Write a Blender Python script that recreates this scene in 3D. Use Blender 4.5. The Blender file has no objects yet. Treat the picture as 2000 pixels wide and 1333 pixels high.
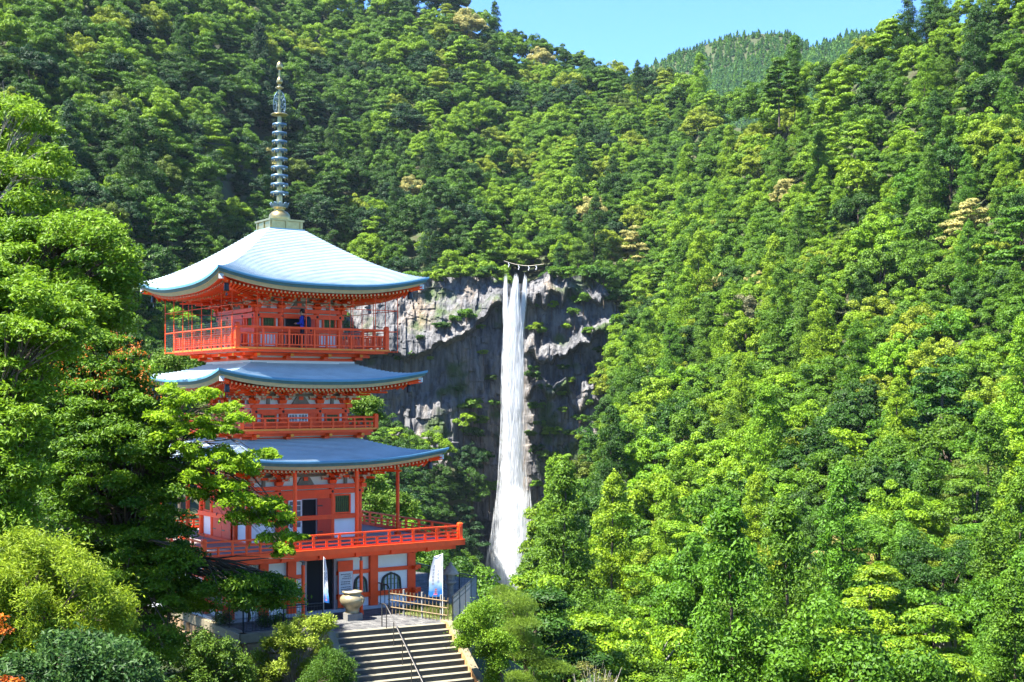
import bpy, bmesh, math, random
import numpy as np
from mathutils import Vector, Matrix
random.seed(7); RNG = np.random.default_rng(11)
R = math.radians
sc = bpy.context.scene
COL = sc.collection

# ------------------------------------------------------------------ camera, sky, sun, exposure
F, HOR, EYE = 2580.0, 772.0, 9.3          # focal length / horizon row in photo pixels, eye height over the terrace
cam = bpy.data.cameras.new('camera'); cam_o = bpy.data.objects.new('camera', cam); COL.objects.link(cam_o)
cam.sensor_width = 36.0; cam.lens = 36.0*F/2000.0
cam.shift_y = (HOR-666.5)/2000.0
cam.clip_start = 0.5; cam.clip_end = 20000
cam_o.location = (0, 0, EYE); cam_o.rotation_euler = (R(90), 0, 0)
sc.camera = cam_o

SUN_EL = R(61); SUN_DIR = Vector((-0.90, -0.43, 0)).normalized()
sun_vec = Vector((SUN_DIR.x*math.cos(SUN_EL), SUN_DIR.y*math.cos(SUN_EL), math.sin(SUN_EL)))
world = bpy.data.worlds.new('World'); sc.world = world; world.use_nodes = True
wn = world.node_tree; bg = wn.nodes['Background']
sky = wn.nodes.new('ShaderNodeTexSky'); sky.sky_type = 'NISHITA'; sky.sun_disc = False
sky.sun_elevation = SUN_EL; sky.sun_rotation = math.atan2(SUN_DIR.x, SUN_DIR.y) % (2*math.pi)
sky.altitude = 800; sky.air_density = 0.9; sky.dust_density = 0.0; sky.ozone_density = 6.0
tn = wn.nodes.new('ShaderNodeMix'); tn.data_type = 'RGBA'; tn.blend_type = 'MULTIPLY'; tn.inputs['Factor'].default_value = 1.0
tn.inputs['B'].default_value = (0.70, 0.92, 1.14, 1)            # a clear, deep spring-blue sky, the same all round
wn.links.new(sky.outputs[0], tn.inputs['A']); wn.links.new(tn.outputs['Result'], bg.inputs[0]); bg.inputs[1].default_value = 0.072
sl = bpy.data.lights.new('sun', 'SUN'); sl.energy = 5.0; sl.angle = R(0.5); sl.color = (1.0, 0.95, 0.86)
so = bpy.data.objects.new('sun', sl); COL.objects.link(so); so.location = (-60, -20, 120)
so.rotation_euler = sun_vec.to_track_quat('Z', 'Y').to_euler()
sc.view_settings.view_transform = 'Standard'; sc.view_settings.look = 'None'
sc.view_settings.exposure = 2.5; sc.view_settings.gamma = 1.0; sc.view_settings.use_curve_mapping = False
sc.render.engine = 'CYCLES'
sc.cycles.max_bounces = 4; sc.cycles.diffuse_bounces = 2; sc.cycles.transmission_bounces = 2; sc.cycles.glossy_bounces = 2
sc.cycles.transparent_max_bounces = 24

def W(px, py, d):
    """photo pixel at depth d (metres along the view axis) -> world point"""
    return Vector(((px-1000)/F*d, d, EYE+(HOR-py)/F*d))
def on_z(px, py, z=0.0):
    return W(px, py, (z-EYE)*F/(HOR-py))

# ------------------------------------------------------------------ materials
MAT = {}
def mat(name, col, rough=0.6, metal=0.0, var=0.0, vscale=3.0, bump=0.0, bscale=20.0, spec=0.4, col2=None, stretch=None):
    if name in MAT: return MAT[name]
    m = bpy.data.materials.new(name); m.use_nodes = True; nt = m.node_tree; N = nt.nodes; L = nt.links
    b = N['Principled BSDF']; b.inputs['Roughness'].default_value = rough; b.inputs['Metallic'].default_value = metal
    b.inputs['Specular IOR Level'].default_value = spec
    b.inputs['Base Color'].default_value = (*col, 1)
    tc = N.new('ShaderNodeTexCoord'); src = tc.outputs['Object']
    if stretch:
        mp = N.new('ShaderNodeMapping'); mp.inputs['Scale'].default_value = stretch; L.new(src, mp.inputs[0]); src = mp.outputs[0]
    if var or col2:
        n = N.new('ShaderNodeTexNoise'); n.inputs['Scale'].default_value = vscale; n.inputs['Detail'].default_value = 6
        n.inputs['Roughness'].default_value = 0.65; L.new(src, n.inputs['Vector'])
        r = N.new('ShaderNodeValToRGB'); L.new(n.outputs[0], r.inputs[0])
        r.color_ramp.elements[0].position = 0.3; r.color_ramp.elements[1].position = 0.7
        a = col2 if col2 else tuple(max(0, c*(1-var)) for c in col)
        bcol = col if col2 else tuple(min(1, c*(1+var)) for c in col)
        r.color_ramp.elements[0].color = (*a, 1); r.color_ramp.elements[1].color = (*bcol, 1)
        L.new(r.outputs[0], b.inputs['Base Color'])
    if bump:
        n2 = N.new('ShaderNodeTexNoise'); n2.inputs['Scale'].default_value = bscale; n2.inputs['Detail'].default_value = 5
        L.new(src, n2.inputs['Vector'])
        bp = N.new('ShaderNodeBump'); bp.inputs['Strength'].default_value = bump; L.new(n2.outputs[0], bp.inputs['Height'])
        L.new(bp.outputs[0], b.inputs['Normal'])
    MAT[name] = m; return m

RED = mat('vermilion', (0.93, 0.072, 0.003), 0.5, var=0.16, vscale=2.5, bump=0.08, bscale=30)
REDD = mat('vermilion_door', (0.55, 0.03, 0.006), 0.5, var=0.12, vscale=2)
AMBER = mat('amber_edge', (0.75, 0.22, 0.02), 0.5, var=0.15, vscale=4)
PLASTER = mat('plaster', (0.78, 0.78, 0.76), 0.8, var=0.05, vscale=2)
COPPER = mat('roof_copper', (0.28, 0.34, 0.385), 0.42, var=0.16, vscale=1.2, bump=0.06, bscale=12, spec=0.5, stretch=(1, 1, 4))
TEAL = mat('roof_edge', (0.05, 0.12, 0.13), 0.45, var=0.2, vscale=3)
CREAM = mat('eave_board', (0.42, 0.35, 0.22), 0.6, var=0.12, vscale=4)
TAN = mat('tan_ends', (0.50, 0.32, 0.14), 0.6)
GREYW = mat('grey_wood', (0.20, 0.17, 0.14), 0.7, var=0.25, vscale=5)
GREEN = mat('green_slats', (0.10, 0.16, 0.05), 0.6, var=0.3, vscale=8)
BLACK = mat('black_iron', (0.015, 0.016, 0.018), 0.4)
INSHADE = mat('interior_shade', (0.012, 0.012, 0.013), 0.9)  # near-black fill, stands in for the shade inside the doorways
BRONZE = mat('bronze_gilt', (0.36, 0.29, 0.13), 0.32, metal=0.85, var=0.2, vscale=5)
RINGM = mat('ring_patina', (0.09, 0.15, 0.20), 0.35, metal=0.55, var=0.25, vscale=6)
STONE = mat('granite', (0.15, 0.145, 0.135), 0.8, var=0.2, vscale=9, bump=0.15)
CONC = mat('concrete', (0.17, 0.145, 0.09), 0.85, var=0.18, vscale=3, bump=0.1, bscale=40)
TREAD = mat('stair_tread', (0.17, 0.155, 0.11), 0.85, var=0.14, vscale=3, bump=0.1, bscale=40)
RISER = mat('stair_riser', (0.055, 0.055, 0.05), 0.85, var=0.3, vscale=4, bump=0.1, bscale=30)  # stained concrete, darkened further to stand in for shade on the upright faces
WALLST = mat('wall_stone', (0.22, 0.145, 0.075), 0.85, var=0.35, vscale=3, bump=0.4, bscale=6)
STAIN = mat('stained_stone', (0.40, 0.28, 0.14), 0.85, col2=(0.30, 0.12, 0.03), vscale=2.5, bump=0.2)
PORC = mat('urn_bronze', (0.26, 0.22, 0.13), 0.35, metal=0.4, var=0.2, vscale=5)
BAMBOO = mat('bamboo', (0.18, 0.13, 0.07), 0.5, var=0.2, vscale=7)
BARK = mat('bark', (0.07, 0.05, 0.035), 0.9, var=0.4, vscale=6, bump=0.3)
BARKG = mat('grey_bark', (0.22, 0.20, 0.18), 0.9, var=0.3, vscale=6, bump=0.3)
FLOOR = mat('forest_floor', (0.035, 0.06, 0.015), 0.95, col2=(0.03, 0.025, 0.012), vscale=0.15, bump=0.5, bscale=2)
WOODD = mat('deck_boards', (0.20, 0.17, 0.16), 0.7, var=0.25, vscale=4)
NAVY = mat('navy_cloth', (0.010, 0.016, 0.030), 0.85)
BLUECL = mat('blue_cloth', (0.02, 0.05, 0.45), 0.8)
SKIN = mat('skin', (0.52, 0.30, 0.20), 0.6)
HAIR = mat('hair', (0.012, 0.010, 0.009), 0.6)
WHITE = mat('white_paint', (0.78, 0.78, 0.76), 0.6)
INK = mat('ink', (0.03, 0.03, 0.035), 0.7)
SIGNM = mat('sign_board', (0.60, 0.61, 0.62), 0.6, var=0.04)
ROPE = mat('straw_rope', (0.62, 0.55, 0.38), 0.9)

def leaf_mat(name, cols, use_obj_color=False, trans=0.35, rough=0.55):
    """cols: two leaf colours mixed by the per-leaf 'tint' attribute; object colour or per-object random shifts them"""
    m = bpy.data.materials.new(name); m.use_nodes = True; nt = m.node_tree; N = nt.nodes; L = nt.links
    N.remove(N['Principled BSDF']); out = N['Material Output']
    at = N.new('ShaderNodeAttribute'); at.attribute_name = 'tint'
    oi = N.new('ShaderNodeObjectInfo')
    mx = N.new('ShaderNodeMix'); mx.data_type = 'RGBA'; L.new(at.outputs['Fac'], mx.inputs['Factor'])
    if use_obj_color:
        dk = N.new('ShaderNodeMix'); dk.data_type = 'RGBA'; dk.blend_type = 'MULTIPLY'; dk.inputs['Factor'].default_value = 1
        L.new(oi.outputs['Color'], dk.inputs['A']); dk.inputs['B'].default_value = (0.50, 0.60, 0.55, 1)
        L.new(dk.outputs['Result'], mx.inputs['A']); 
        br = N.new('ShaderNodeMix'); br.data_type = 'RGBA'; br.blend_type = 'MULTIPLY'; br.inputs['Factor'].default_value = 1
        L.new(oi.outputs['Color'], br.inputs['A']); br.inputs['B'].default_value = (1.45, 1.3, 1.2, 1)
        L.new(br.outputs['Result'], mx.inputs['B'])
    elif len(cols) > 2:
        rp = N.new('ShaderNodeValToRGB'); rp.color_ramp.interpolation = 'LINEAR'
        e = rp.color_ramp.elements
        while len(e) < len(cols): e.new(0.5)
        for i, c in enumerate(cols): e[i].position = i/(len(cols)-1); e[i].color = (*c, 1)
        L.new(oi.outputs['Random'], rp.inputs[0])
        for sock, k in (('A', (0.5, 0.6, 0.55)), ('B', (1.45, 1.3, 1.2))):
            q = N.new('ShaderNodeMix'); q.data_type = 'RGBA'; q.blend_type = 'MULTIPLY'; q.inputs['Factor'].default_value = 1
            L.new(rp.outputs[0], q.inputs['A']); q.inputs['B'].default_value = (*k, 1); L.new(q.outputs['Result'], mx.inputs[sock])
    else:
        mx.inputs['A'].default_value = (*cols[0], 1); mx.inputs['B'].default_value = (*cols[1], 1)
    c = mx.outputs['Result']
    d = N.new('ShaderNodeBsdfPrincipled'); d.inputs['Roughness'].default_value = rough; d.inputs['Specular IOR Level'].default_value = 0.25
    L.new(c, d.inputs['Base Color'])
    t = N.new('ShaderNodeBsdfTranslucent'); L.new(c, t.inputs['Color'])
    ms = N.new('ShaderNodeMixShader'); ms.inputs[0].default_value = trans
    L.new(d.outputs[0], ms.inputs[1]); L.new(t.outputs[0], ms.inputs[2]); L.new(ms.outputs[0], out.inputs['Surface'])
    MAT[name] = m; return m
LEAFOBJ = leaf_mat('leaf_species', None, True)

# ------------------------------------------------------------------ mesh helpers
class MB:
    def __init__(s): s.v = []; s.f = []; s.m = []; s.smooth = []
    def add(s, vs, fs, mi=0, sm=False):
        o = len(s.v); s.v += [tuple(p) for p in vs]
        for q in fs: s.f.append(tuple(i+o for i in q)); s.m.append(mi); s.smooth.append(sm)
    def box(s, c, d, mi=0, rz=0.0, taper=None):
        cx, cy, cz = c; x, y, z = d[0]/2, d[1]/2, d[2]/2; t = taper or 1.0
        vs = [(-x, -y, -z), (x, -y, -z), (x, y, -z), (-x, y, -z), (-x*t, -y*t, z), (x*t, -y*t, z), (x*t, y*t, z), (-x*t, y*t, z)]
        if rz:
            cs, sn = math.cos(rz), math.sin(rz); vs = [(a*cs-b*sn, a*sn+b*cs, c_) for a, b, c_ in vs]
        vs = [(a+cx, b+cy, c_+cz) for a, b, c_ in vs]
        s.add(vs, [(3, 2, 1, 0), (4, 5, 6, 7), (0, 1, 5, 4), (1, 2, 6, 5), (2, 3, 7, 6), (3, 0, 4, 7)], mi)
        return s
    def b2(s, x0, x1, y0, y1, z0, z1, mi=0):
        return s.box(((x0+x1)/2, (y0+y1)/2, (z0+z1)/2), (abs(x1-x0), abs(y1-y0), abs(z1-z0)), mi)
    def tube(s, pts, rad, n=8, mi=0, cap=True, sm=True):
        pts = [Vector(p) for p in pts]
        if not hasattr(rad, '__len__'): rad = [rad]*len(pts)
        rings = []
        for i, p in enumerate(pts):
            d = (pts[min(i+1, len(pts)-1)]-pts[max(i-1, 0)])
            if d.length < 1e-9: d = Vector((0, 0, 1))
            d.normalize(); a = d.orthogonal() if abs(d.z) > 0.99 else d.cross(Vector((0, 0, 1)))
            a.normalize(); b = d.cross(a)
            rings.append([p+a*math.cos(2*math.pi*k/n)*rad[i]+b*math.sin(2*math.pi*k/n)*rad[i] for k in range(n)])
        vs = [q for r in rings for q in r]; fs = []
        for i in range(len(pts)-1):
            for k in range(n):
                fs.append((i*n+k, i*n+(k+1) % n, (i+1)*n+(k+1) % n, (i+1)*n+k))
        s.add(vs, fs, mi, sm)
        if cap:
            s.add(rings[0], [tuple(range(n))], mi); s.add(rings[-1], [tuple(reversed(range(n)))], mi)
        return s
    def lathe(s, prof, c=(0, 0, 0), n=20, mi=0, sm=True):
        vs = []; fs = []
        for r, z in prof:
            for k in range(n): vs.append((c[0]+r*math.cos(2*math.pi*k/n), c[1]+r*math.sin(2*math.pi*k/n), c[2]+z))
        for i in range(len(prof)-1):
            for k in range(n): fs.append((i*n+k, i*n+(k+1) % n, (i+1)*n+(k+1) % n, (i+1)*n+k))
        s.add(vs, fs, mi, sm); return s
    def prism(s, poly, z0, z1, mi=0):
        n = len(poly); vs = [(x, y, z0) for x, y in poly]+[(x, y, z1) for x, y in poly]
        fs = [tuple(reversed(range(n))), tuple(range(n, 2*n))]+[(i, (i+1) % n, n+(i+1) % n, n+i) for i in range(n)]
        s.add(vs, fs, mi); return s
    def mesh(s, name, mats):
        me = bpy.data.meshes.new(name); me.from_pydata(s.v, [], s.f); me.update()
        for m in (mats if isinstance(mats, (list, tuple)) else [mats]): me.materials.append(m)
        me.polygons.foreach_set('material_index', s.m); me.polygons.foreach_set('use_smooth', s.smooth)
        return me
    def build(s, name, mats, parent=None, loc=None, **kw): return link(name, s.mesh(name, mats), parent, loc, **kw)

def link(name, data, parent=None, loc=None, rz=0.0, label=None, cat=None, group=None, kind=None):
    o = bpy.data.objects.new(name, data); COL.objects.link(o)
    if parent: o.parent = parent
    if loc is not None: o.location = loc
    if rz: o.rotation_euler[2] = rz
    if label: o['label'] = label
    if cat: o['category'] = cat
    if group: o['group'] = group
    if kind: o['kind'] = kind
    return o
def thing(name, label, cat, loc=(0, 0, 0), rz=0.0, group=None):
    return link(name, None, None, loc, rz, label, cat, group)

def np_mesh(name, V, Q, mats, attrs=None, smooth=False):
    """quads/tris as an (n,k) array"""
    V = np.asarray(V, np.float32); Q = np.asarray(Q, np.int32); k = Q.shape[1]
    me = bpy.data.meshes.new(name); me.vertices.add(len(V)); me.vertices.foreach_set('co', V.ravel())
    me.loops.add(Q.size); me.loops.foreach_set('vertex_index', Q.ravel())
    me.polygons.add(len(Q)); me.polygons.foreach_set('loop_start', np.arange(0, Q.size, k, dtype=np.int32))
    me.update(calc_edges=True)
    me.polygons.foreach_set('use_smooth', np.full(len(Q), smooth))
    for an, av in (attrs or {}).items():
        at = me.attributes.new(an, 'FLOAT', 'POINT'); at.data.foreach_set('value', np.asarray(av, np.float32))
    for m in (mats if isinstance(mats, (list, tuple)) else [mats]): me.materials.append(m)
    return me

def unit(a): return a/np.maximum(np.linalg.norm(a, axis=-1, keepdims=True), 1e-9)
def leaves(P, Nrm, size, tint, aspect=0.5, rng=RNG):
    """one rhombic leaf per point: verts, quads, tint"""
    n = len(P); Nrm = unit(Nrm); t = unit(np.cross(Nrm, rng.normal(size=(n, 3)))); b = np.cross(Nrm, t)
    s = np.asarray(size).reshape(-1, 1)*np.ones((n, 1))
    fold = Nrm*s*0.12
    V = np.stack([P-t*s, P-b*s*aspect+fold, P+t*s, P+b*s*aspect+fold], 1).reshape(-1, 3)
    return V, np.arange(4*n).reshape(n, 4), np.repeat(tint, 4)

def vnoise(x, y, seed=0):
    """smooth value noise, arrays"""
    x = np.asarray(x, float); y = np.asarray(y, float)
    xi = np.floor(x).astype(int); yi = np.floor(y).astype(int); fx = x-xi; fy = y-yi
    fx = fx*fx*(3-2*fx); fy = fy*fy*(3-2*fy)
    def h(a, b):
        n = (a*374761393+b*668265263+seed*974634777) & 0x7fffffff
        n = ((n ^ (n >> 13))*1274126177) & 0x7fffffff
        return ((n ^ (n >> 16)) & 0xffff)/65535.0
    return (h(xi, yi)*(1-fx)+h(xi+1, yi)*fx)*(1-fy)+(h(xi, yi+1)*(1-fx)+h(xi+1, yi+1)*fx)*fy
def fbm(x, y, o=4, seed=0):
    r = 0; a = 0.5
    for i in range(o): r = r+a*vnoise(x*2**i, y*2**i, seed+i); a *= 0.5
    return r
# ------------------------------------------------------------------ terrain
def grid_mesh(name, P, mats, smooth=True):
    nr, nc = P.shape[:2]; i = np.arange(nr*nc).reshape(nr, nc)
    Q = np.stack([i[:-1, :-1], i[:-1, 1:], i[1:, 1:], i[1:, :-1]], -1).reshape(-1, 4)
    return np_mesh(name, P.reshape(-1, 3), Q, mats, smooth=smooth)

class Patch:
    """hill surface from columns of (canopy row, depth) read off the photograph; lift = tree height subtracted to get the soil"""
    def __init__(s, cols, nr=40):
        s.px = np.array([c[0] for c in cols], float); t = np.linspace(0, 1, nr); s.t = t
        s.PY = []; s.D = []
        for _, pl in cols:
            pl = np.array(pl, float); L = np.r_[0, np.cumsum(np.hypot(np.diff(pl[:, 0])/200, np.diff(np.log(pl[:, 1]))))]
            s.PY.append(np.interp(t*L[-1], L, pl[:, 0])); s.D.append(np.interp(t*L[-1], L, pl[:, 1]))
        s.PY = np.array(s.PY); s.D = np.array(s.D)
    def at(s, px, t):
        """canopy point; arrays"""
        px = np.asarray(px, float); t = np.asarray(t, float)
        ci = np.clip(np.searchsorted(s.px, px)-1, 0, len(s.px)-2); fx = np.clip((px-s.px[ci])/(s.px[ci+1]-s.px[ci]), 0, 1)
        fx = fx*fx*(3-2*fx)*0.5+fx*0.5
        ti = np.clip((t*(len(s.t)-1)).astype(int), 0, len(s.t)-2); ft = t*(len(s.t)-1)-ti
        def g(A): return (A[ci, ti]*(1-ft)+A[ci, ti+1]*ft)*(1-fx)+(A[ci+1, ti]*(1-ft)+A[ci+1, ti+1]*ft)*fx
        py, d = g(s.PY), g(s.D)
        return np.stack([(px-1000)/F*d, d, EYE+(HOR-py)/F*d], -1), py, d

def lift(d): return np.clip(8.5+0.0117*np.asarray(d), 8.5, 19)
def soil(P, d, amp=3.0):
    z = P[..., 2]-lift(d)+amp*(fbm(P[..., 0]/25, P[..., 1]/25, 3, 5)-0.45)
    return np.stack([P[..., 0], P[..., 1], z], -1)

DN = [80, 110, 150, 200, 260, 330, 420, 540, 700, 860]
RIGHT = Patch([(c, [(y, d) for y, d in zip(ys, ds)]) for c, ys, ds in [
    (1040, [1440, 1330, 1260, 1215, 1190, 1180, 1190, 1200], DN[:8]),
    (1100, [1420, 1300, 1205, 1140, 1075, 1020, 1050, 1150], DN[:8]),
    (1150, [1420, 1300, 1210, 1130, 1040, 945, 930, 1050], DN[:8]),
    (1195, [1420, 1300, 1210, 1115, 1000, 880, 790, 760], DN[:8]),
    (1235, [1420, 1300, 1205, 1105, 980, 850, 720, 640, 560], DN[:8]+[600]),
    (1300, [1420, 1300, 1200, 1090, 950, 810, 670, 520, 340, 150], DN),
    (1400, [1420, 1300, 1190, 1070, 920, 770, 610, 440, 270, 190], DN[:9]+[780]),
    (1480, [1420, 1295, 1180, 1055, 900, 740, 560, 370, 190], DN[:8]+[640]),
    (1560, [1420, 1290, 1170, 1040, 875, 700, 500, 290, 150], DN[:8]+[600]),
    (1700, [1420, 1280, 1150, 1000, 820, 610, 380, 170, 85], DN[:7]+[500, 540]),
    (1800, [1420, 1275, 1140, 980, 790, 570, 320, 110, 10], DN[:7]+[490, 530]),
    (2000, [1420, 1260, 1110, 930, 710, 450, 170, -60], DN[:7]+[480]),
    (2200, [1420, 1250, 1090, 890, 650, 380, 90, -120], DN[:7]+[480])]])
BACK = Patch([(c, pl) for c, pl in [
    (-250, [(760, 170), (500, 240), (300, 310), (100, 400), (0, 460), (-200, 580)]),
    (0, [(760, 200), (500, 270), (300, 340), (100, 430), (0, 490), (-150, 600)]),
    (200, [(790, 240), (560, 310), (400, 360), (200, 460), (0, 590), (-140, 700)]),
    (400, [(810, 310), (600, 380), (400, 450), (200, 550), (0, 690), (-100, 780)]),
    (560, [(850, 440), (700, 480), (560, 540), (400, 590), (200, 690), (0, 830), (-60, 880)]),
    (640, [(640, 535), (560, 556), (400, 605), (200, 710), (30, 840), (-40, 900)]),
    (680, [(545, 564), (480, 582), (350, 650), (200, 740), (60, 840), (-30, 900)]),
    (760, [(545, 566), (480, 584), (350, 650), (200, 740), (40, 840), (-45, 900)]),
    (860, [(540, 568), (450, 592), (300, 670), (130, 780), (-22, 885)]),
    (940, [(540, 570), (455, 602), (320, 690), (160, 790), (14, 895)]),
    (1010, [(530, 580), (480, 615), (390, 670), (250, 770), (120, 860), (68, 905)]),
    (1100, [(535, 570), (440, 615), (300, 710), (160, 830), (106, 895)]),
    (1230, [(560, 572), (430, 625), (300, 710), (190, 820), (140, 890)]),
    (1330, [(500, 585), (400, 640), (300, 720), (210, 810), (170, 860)])]])
VALLEY = Patch([(c, pl) for c, pl in [
    (-250, [(1150, 95), (980, 130), (850, 160), (740, 190)]),
    (100, [(1150, 95), (960, 140), (850, 190), (760, 240)]),
    (350, [(1150, 95), (980, 170), (880, 250), (800, 320)]),
    (600, [(1180, 95), (1040, 180), (950, 320), (870, 430), (845, 480)]),
    (740, [(1160, 92), (1060, 150), (1000, 260), (950, 380), (890, 470), (850, 520)]),
    (830, [(1240, 92), (1180, 150), (1130, 280), (1090, 400), (970, 495), (835, 530)]),
    (915, [(1300, 92), (1260, 150), (1220, 300), (1190, 440), (1040, 520), (850, 546)]),
    (955, [(1310, 92), (1260, 150), (1220, 300), (1200, 430), (1180, 525)]),
    (1060, [(1310, 92), (1235, 150), (1190, 300), (1190, 430), (1190, 525)])]])

def hill_obj(patch, name, cols, nr=60):
    C, T = np.meshgrid(cols, np.linspace(0, 1, nr)); P, _, d = patch.at(C, T); S = soil(P, d)
    back = S[-1:].copy(); back[..., 1] += 60; back[..., 2] -= 40      # far side of the crest
    front = S[:1].copy(); front[..., 1] += -12 if name != 'hill' or patch is RIGHT else 4; front[..., 2] -= 14
    return link(name, grid_mesh(name, np.concatenate([front, S, back]), FLOOR), kind='structure', label='wooded hillside soil under the trees')
hill_obj(RIGHT, 'hill', np.linspace(1040, 2200, 110))
hill_obj(BACK, 'hill', np.linspace(-250, 1330, 150), 70)
hill_obj(VALLEY, 'valley', np.linspace(-250, 1060, 120), 50)

# near ground: from the camera's bank down past the terrace into the valley
CP = np.array([(0, -14, 7.6), (0, 6, 5.5), (-15, 8, 5.0), (15, 8, 5.0), (0, 20, 0.5), (8, 28, -2.5), (0, 36, -4.5), (-6, 47, -3.4), (-2, 49, -3.4), (6, 52, -6.5),
    (-15, 45, -2.5), (-20, 30, 0.2), (-32, 40, 0.5), (-25, 60, -2.5), (-18, 62, -1.5), (20, 40, -7), (20, 60, -13), (9, 66, -11), (30, 80, -22), (4, 80, -17),
    (-10, 78, -10), (-40, 95, -14), (20, 105, -27), (0, 110, -30), (55, 90, -22), (45, 50, -12), (-10, 60, -1.2), (-14, 56, -1.2), (-6, 66, -2.0), (-60, 50, 2), (-60, 10, 5), (60, 10, 1), (30, 25, -5), (-2, 62, -4)], float)
def ground_z(x, y):
    x = np.asarray(x, float); y = np.asarray(y, float)
    d = (x[..., None]-CP[:, 0])**2+(y[..., None]-CP[:, 1])**2+2.0; w = d**-1.8
    return (w*CP[:, 2]).sum(-1)/w.sum(-1)
gx, gy = np.meshgrid(np.linspace(-80, 80, 90), np.linspace(-12, 118, 80))
gz = ground_z(gx, gy)+0.5*(fbm(gx/4, gy/4, 3, 3)-0.45)
link('ground', grid_mesh('ground', np.stack([gx, gy, gz], -1), FLOOR), kind='structure', label='leaf-littered bank below the terrace')
pm = MB(); pm.add([(-3400, -600, -95), (3400, -600, -95), (3400, 3400, -95), (-3400, 3400, -95)], [(0, 1, 2, 3)])
pm.build('ground', FLOOR, kind='structure', label='low land reaching to the horizon')

# ------------------------------------------------------------------ cliff
def rock_mat():
    m = bpy.data.materials.new('cliff_rock'); m.use_nodes = True; nt = m.node_tree; N = nt.nodes; L = nt.links
    b = N['Principled BSDF']; b.inputs['Roughness'].default_value = 0.8; b.inputs['Specular IOR Level'].default_value = 0.3
    tc = N.new('ShaderNodeTexCoord')
    mp = N.new('ShaderNodeMapping'); mp.inputs['Scale'].default_value = (1, 1, 0.22); L.new(tc.outputs['Object'], mp.inputs[0])
    n1 = N.new('ShaderNodeTexNoise'); n1.inputs['Scale'].default_value = 0.09; n1.inputs['Detail'].default_value = 8; n1.inputs['Roughness'].default_value = 0.62
    L.new(mp.outputs[0], n1.inputs['Vector'])
    r = N.new('ShaderNodeValToRGB'); L.new(n1.outputs[0], r.inputs[0]); e = r.color_ramp.elements
    e[0].position = 0.32; e[0].color = (0.05, 0.055, 0.065, 1); e[1].position = 0.72; e[1].color = (0.20, 0.145, 0.090, 1)
    q = e.new(0.5); q.color = (0.140, 0.138, 0.142, 1)
    mp2 = N.new('ShaderNodeMapping'); mp2.inputs['Scale'].default_value = (1, 1, 0.10); L.new(tc.outputs['Object'], mp2.inputs[0])
    n2 = N.new('ShaderNodeTexNoise'); n2.inputs['Scale'].default_value = 0.7; n2.inputs['Detail'].default_value = 6; L.new(mp2.outputs[0], n2.inputs['Vector'])
    r2 = N.new('ShaderNodeValToRGB'); L.new(n2.outputs[0], r2.inputs[0]); r2.color_ramp.elements[0].position = 0.38; r2.color_ramp.elements[1].position = 0.58
    r2.color_ramp.elements[0].color = (0.35, 0.35, 0.36, 1); r2.color_ramp.elements[1].color = (1, 1, 1, 1)
    mx = N.new('ShaderNodeMix'); mx.data_type = 'RGBA'; mx.blend_type = 'MULTIPLY'; mx.inputs['Factor'].default_value = 0.8
    L.new(r.outputs[0], mx.inputs['A']); L.new(r2.outputs[0], mx.inputs['B'])
    # moss
    n3 = N.new('ShaderNodeTexNoise'); n3.inputs['Scale'].default_value = 0.06; n3.inputs['Detail'].default_value = 7; L.new(tc.outputs['Object'], n3.inputs['Vector'])
    r3 = N.new('ShaderNodeValToRGB'); L.new(n3.outputs[0], r3.inputs[0]); r3.color_ramp.elements[0].position = 0.56; r3.color_ramp.elements[1].position = 0.64
    mo = N.new('ShaderNodeMix'); mo.data_type = 'RGBA'; L.new(r3.outputs[0], mo.inputs['Factor']); L.new(mx.outputs['Result'], mo.inputs['A']); mo.inputs['B'].default_value = (0.035, 0.06, 0.015, 1)
    L.new(mo.outputs['Result'], b.inputs['Base Color'])
    n4 = N.new('ShaderNodeTexNoise'); n4.inputs['Scale'].default_value = 0.6; n4.inputs['Detail'].default_value = 8; L.new(mp.outputs[0], n4.inputs['Vector'])
    bp = N.new('ShaderNodeBump'); bp.inputs['Strength'].default_value = 0.9; bp.inputs['Distance'].default_value = 2.0; L.new(n4.outputs[0], bp.inputs['Height']); L.new(bp.outputs[0], b.inputs['Normal'])
    return m
ROCK = rock_mat()
def sm(a, b, x):
    t = np.clip((x-a)/(b-a), 0, 1); return t*t*(3-2*t)
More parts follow.
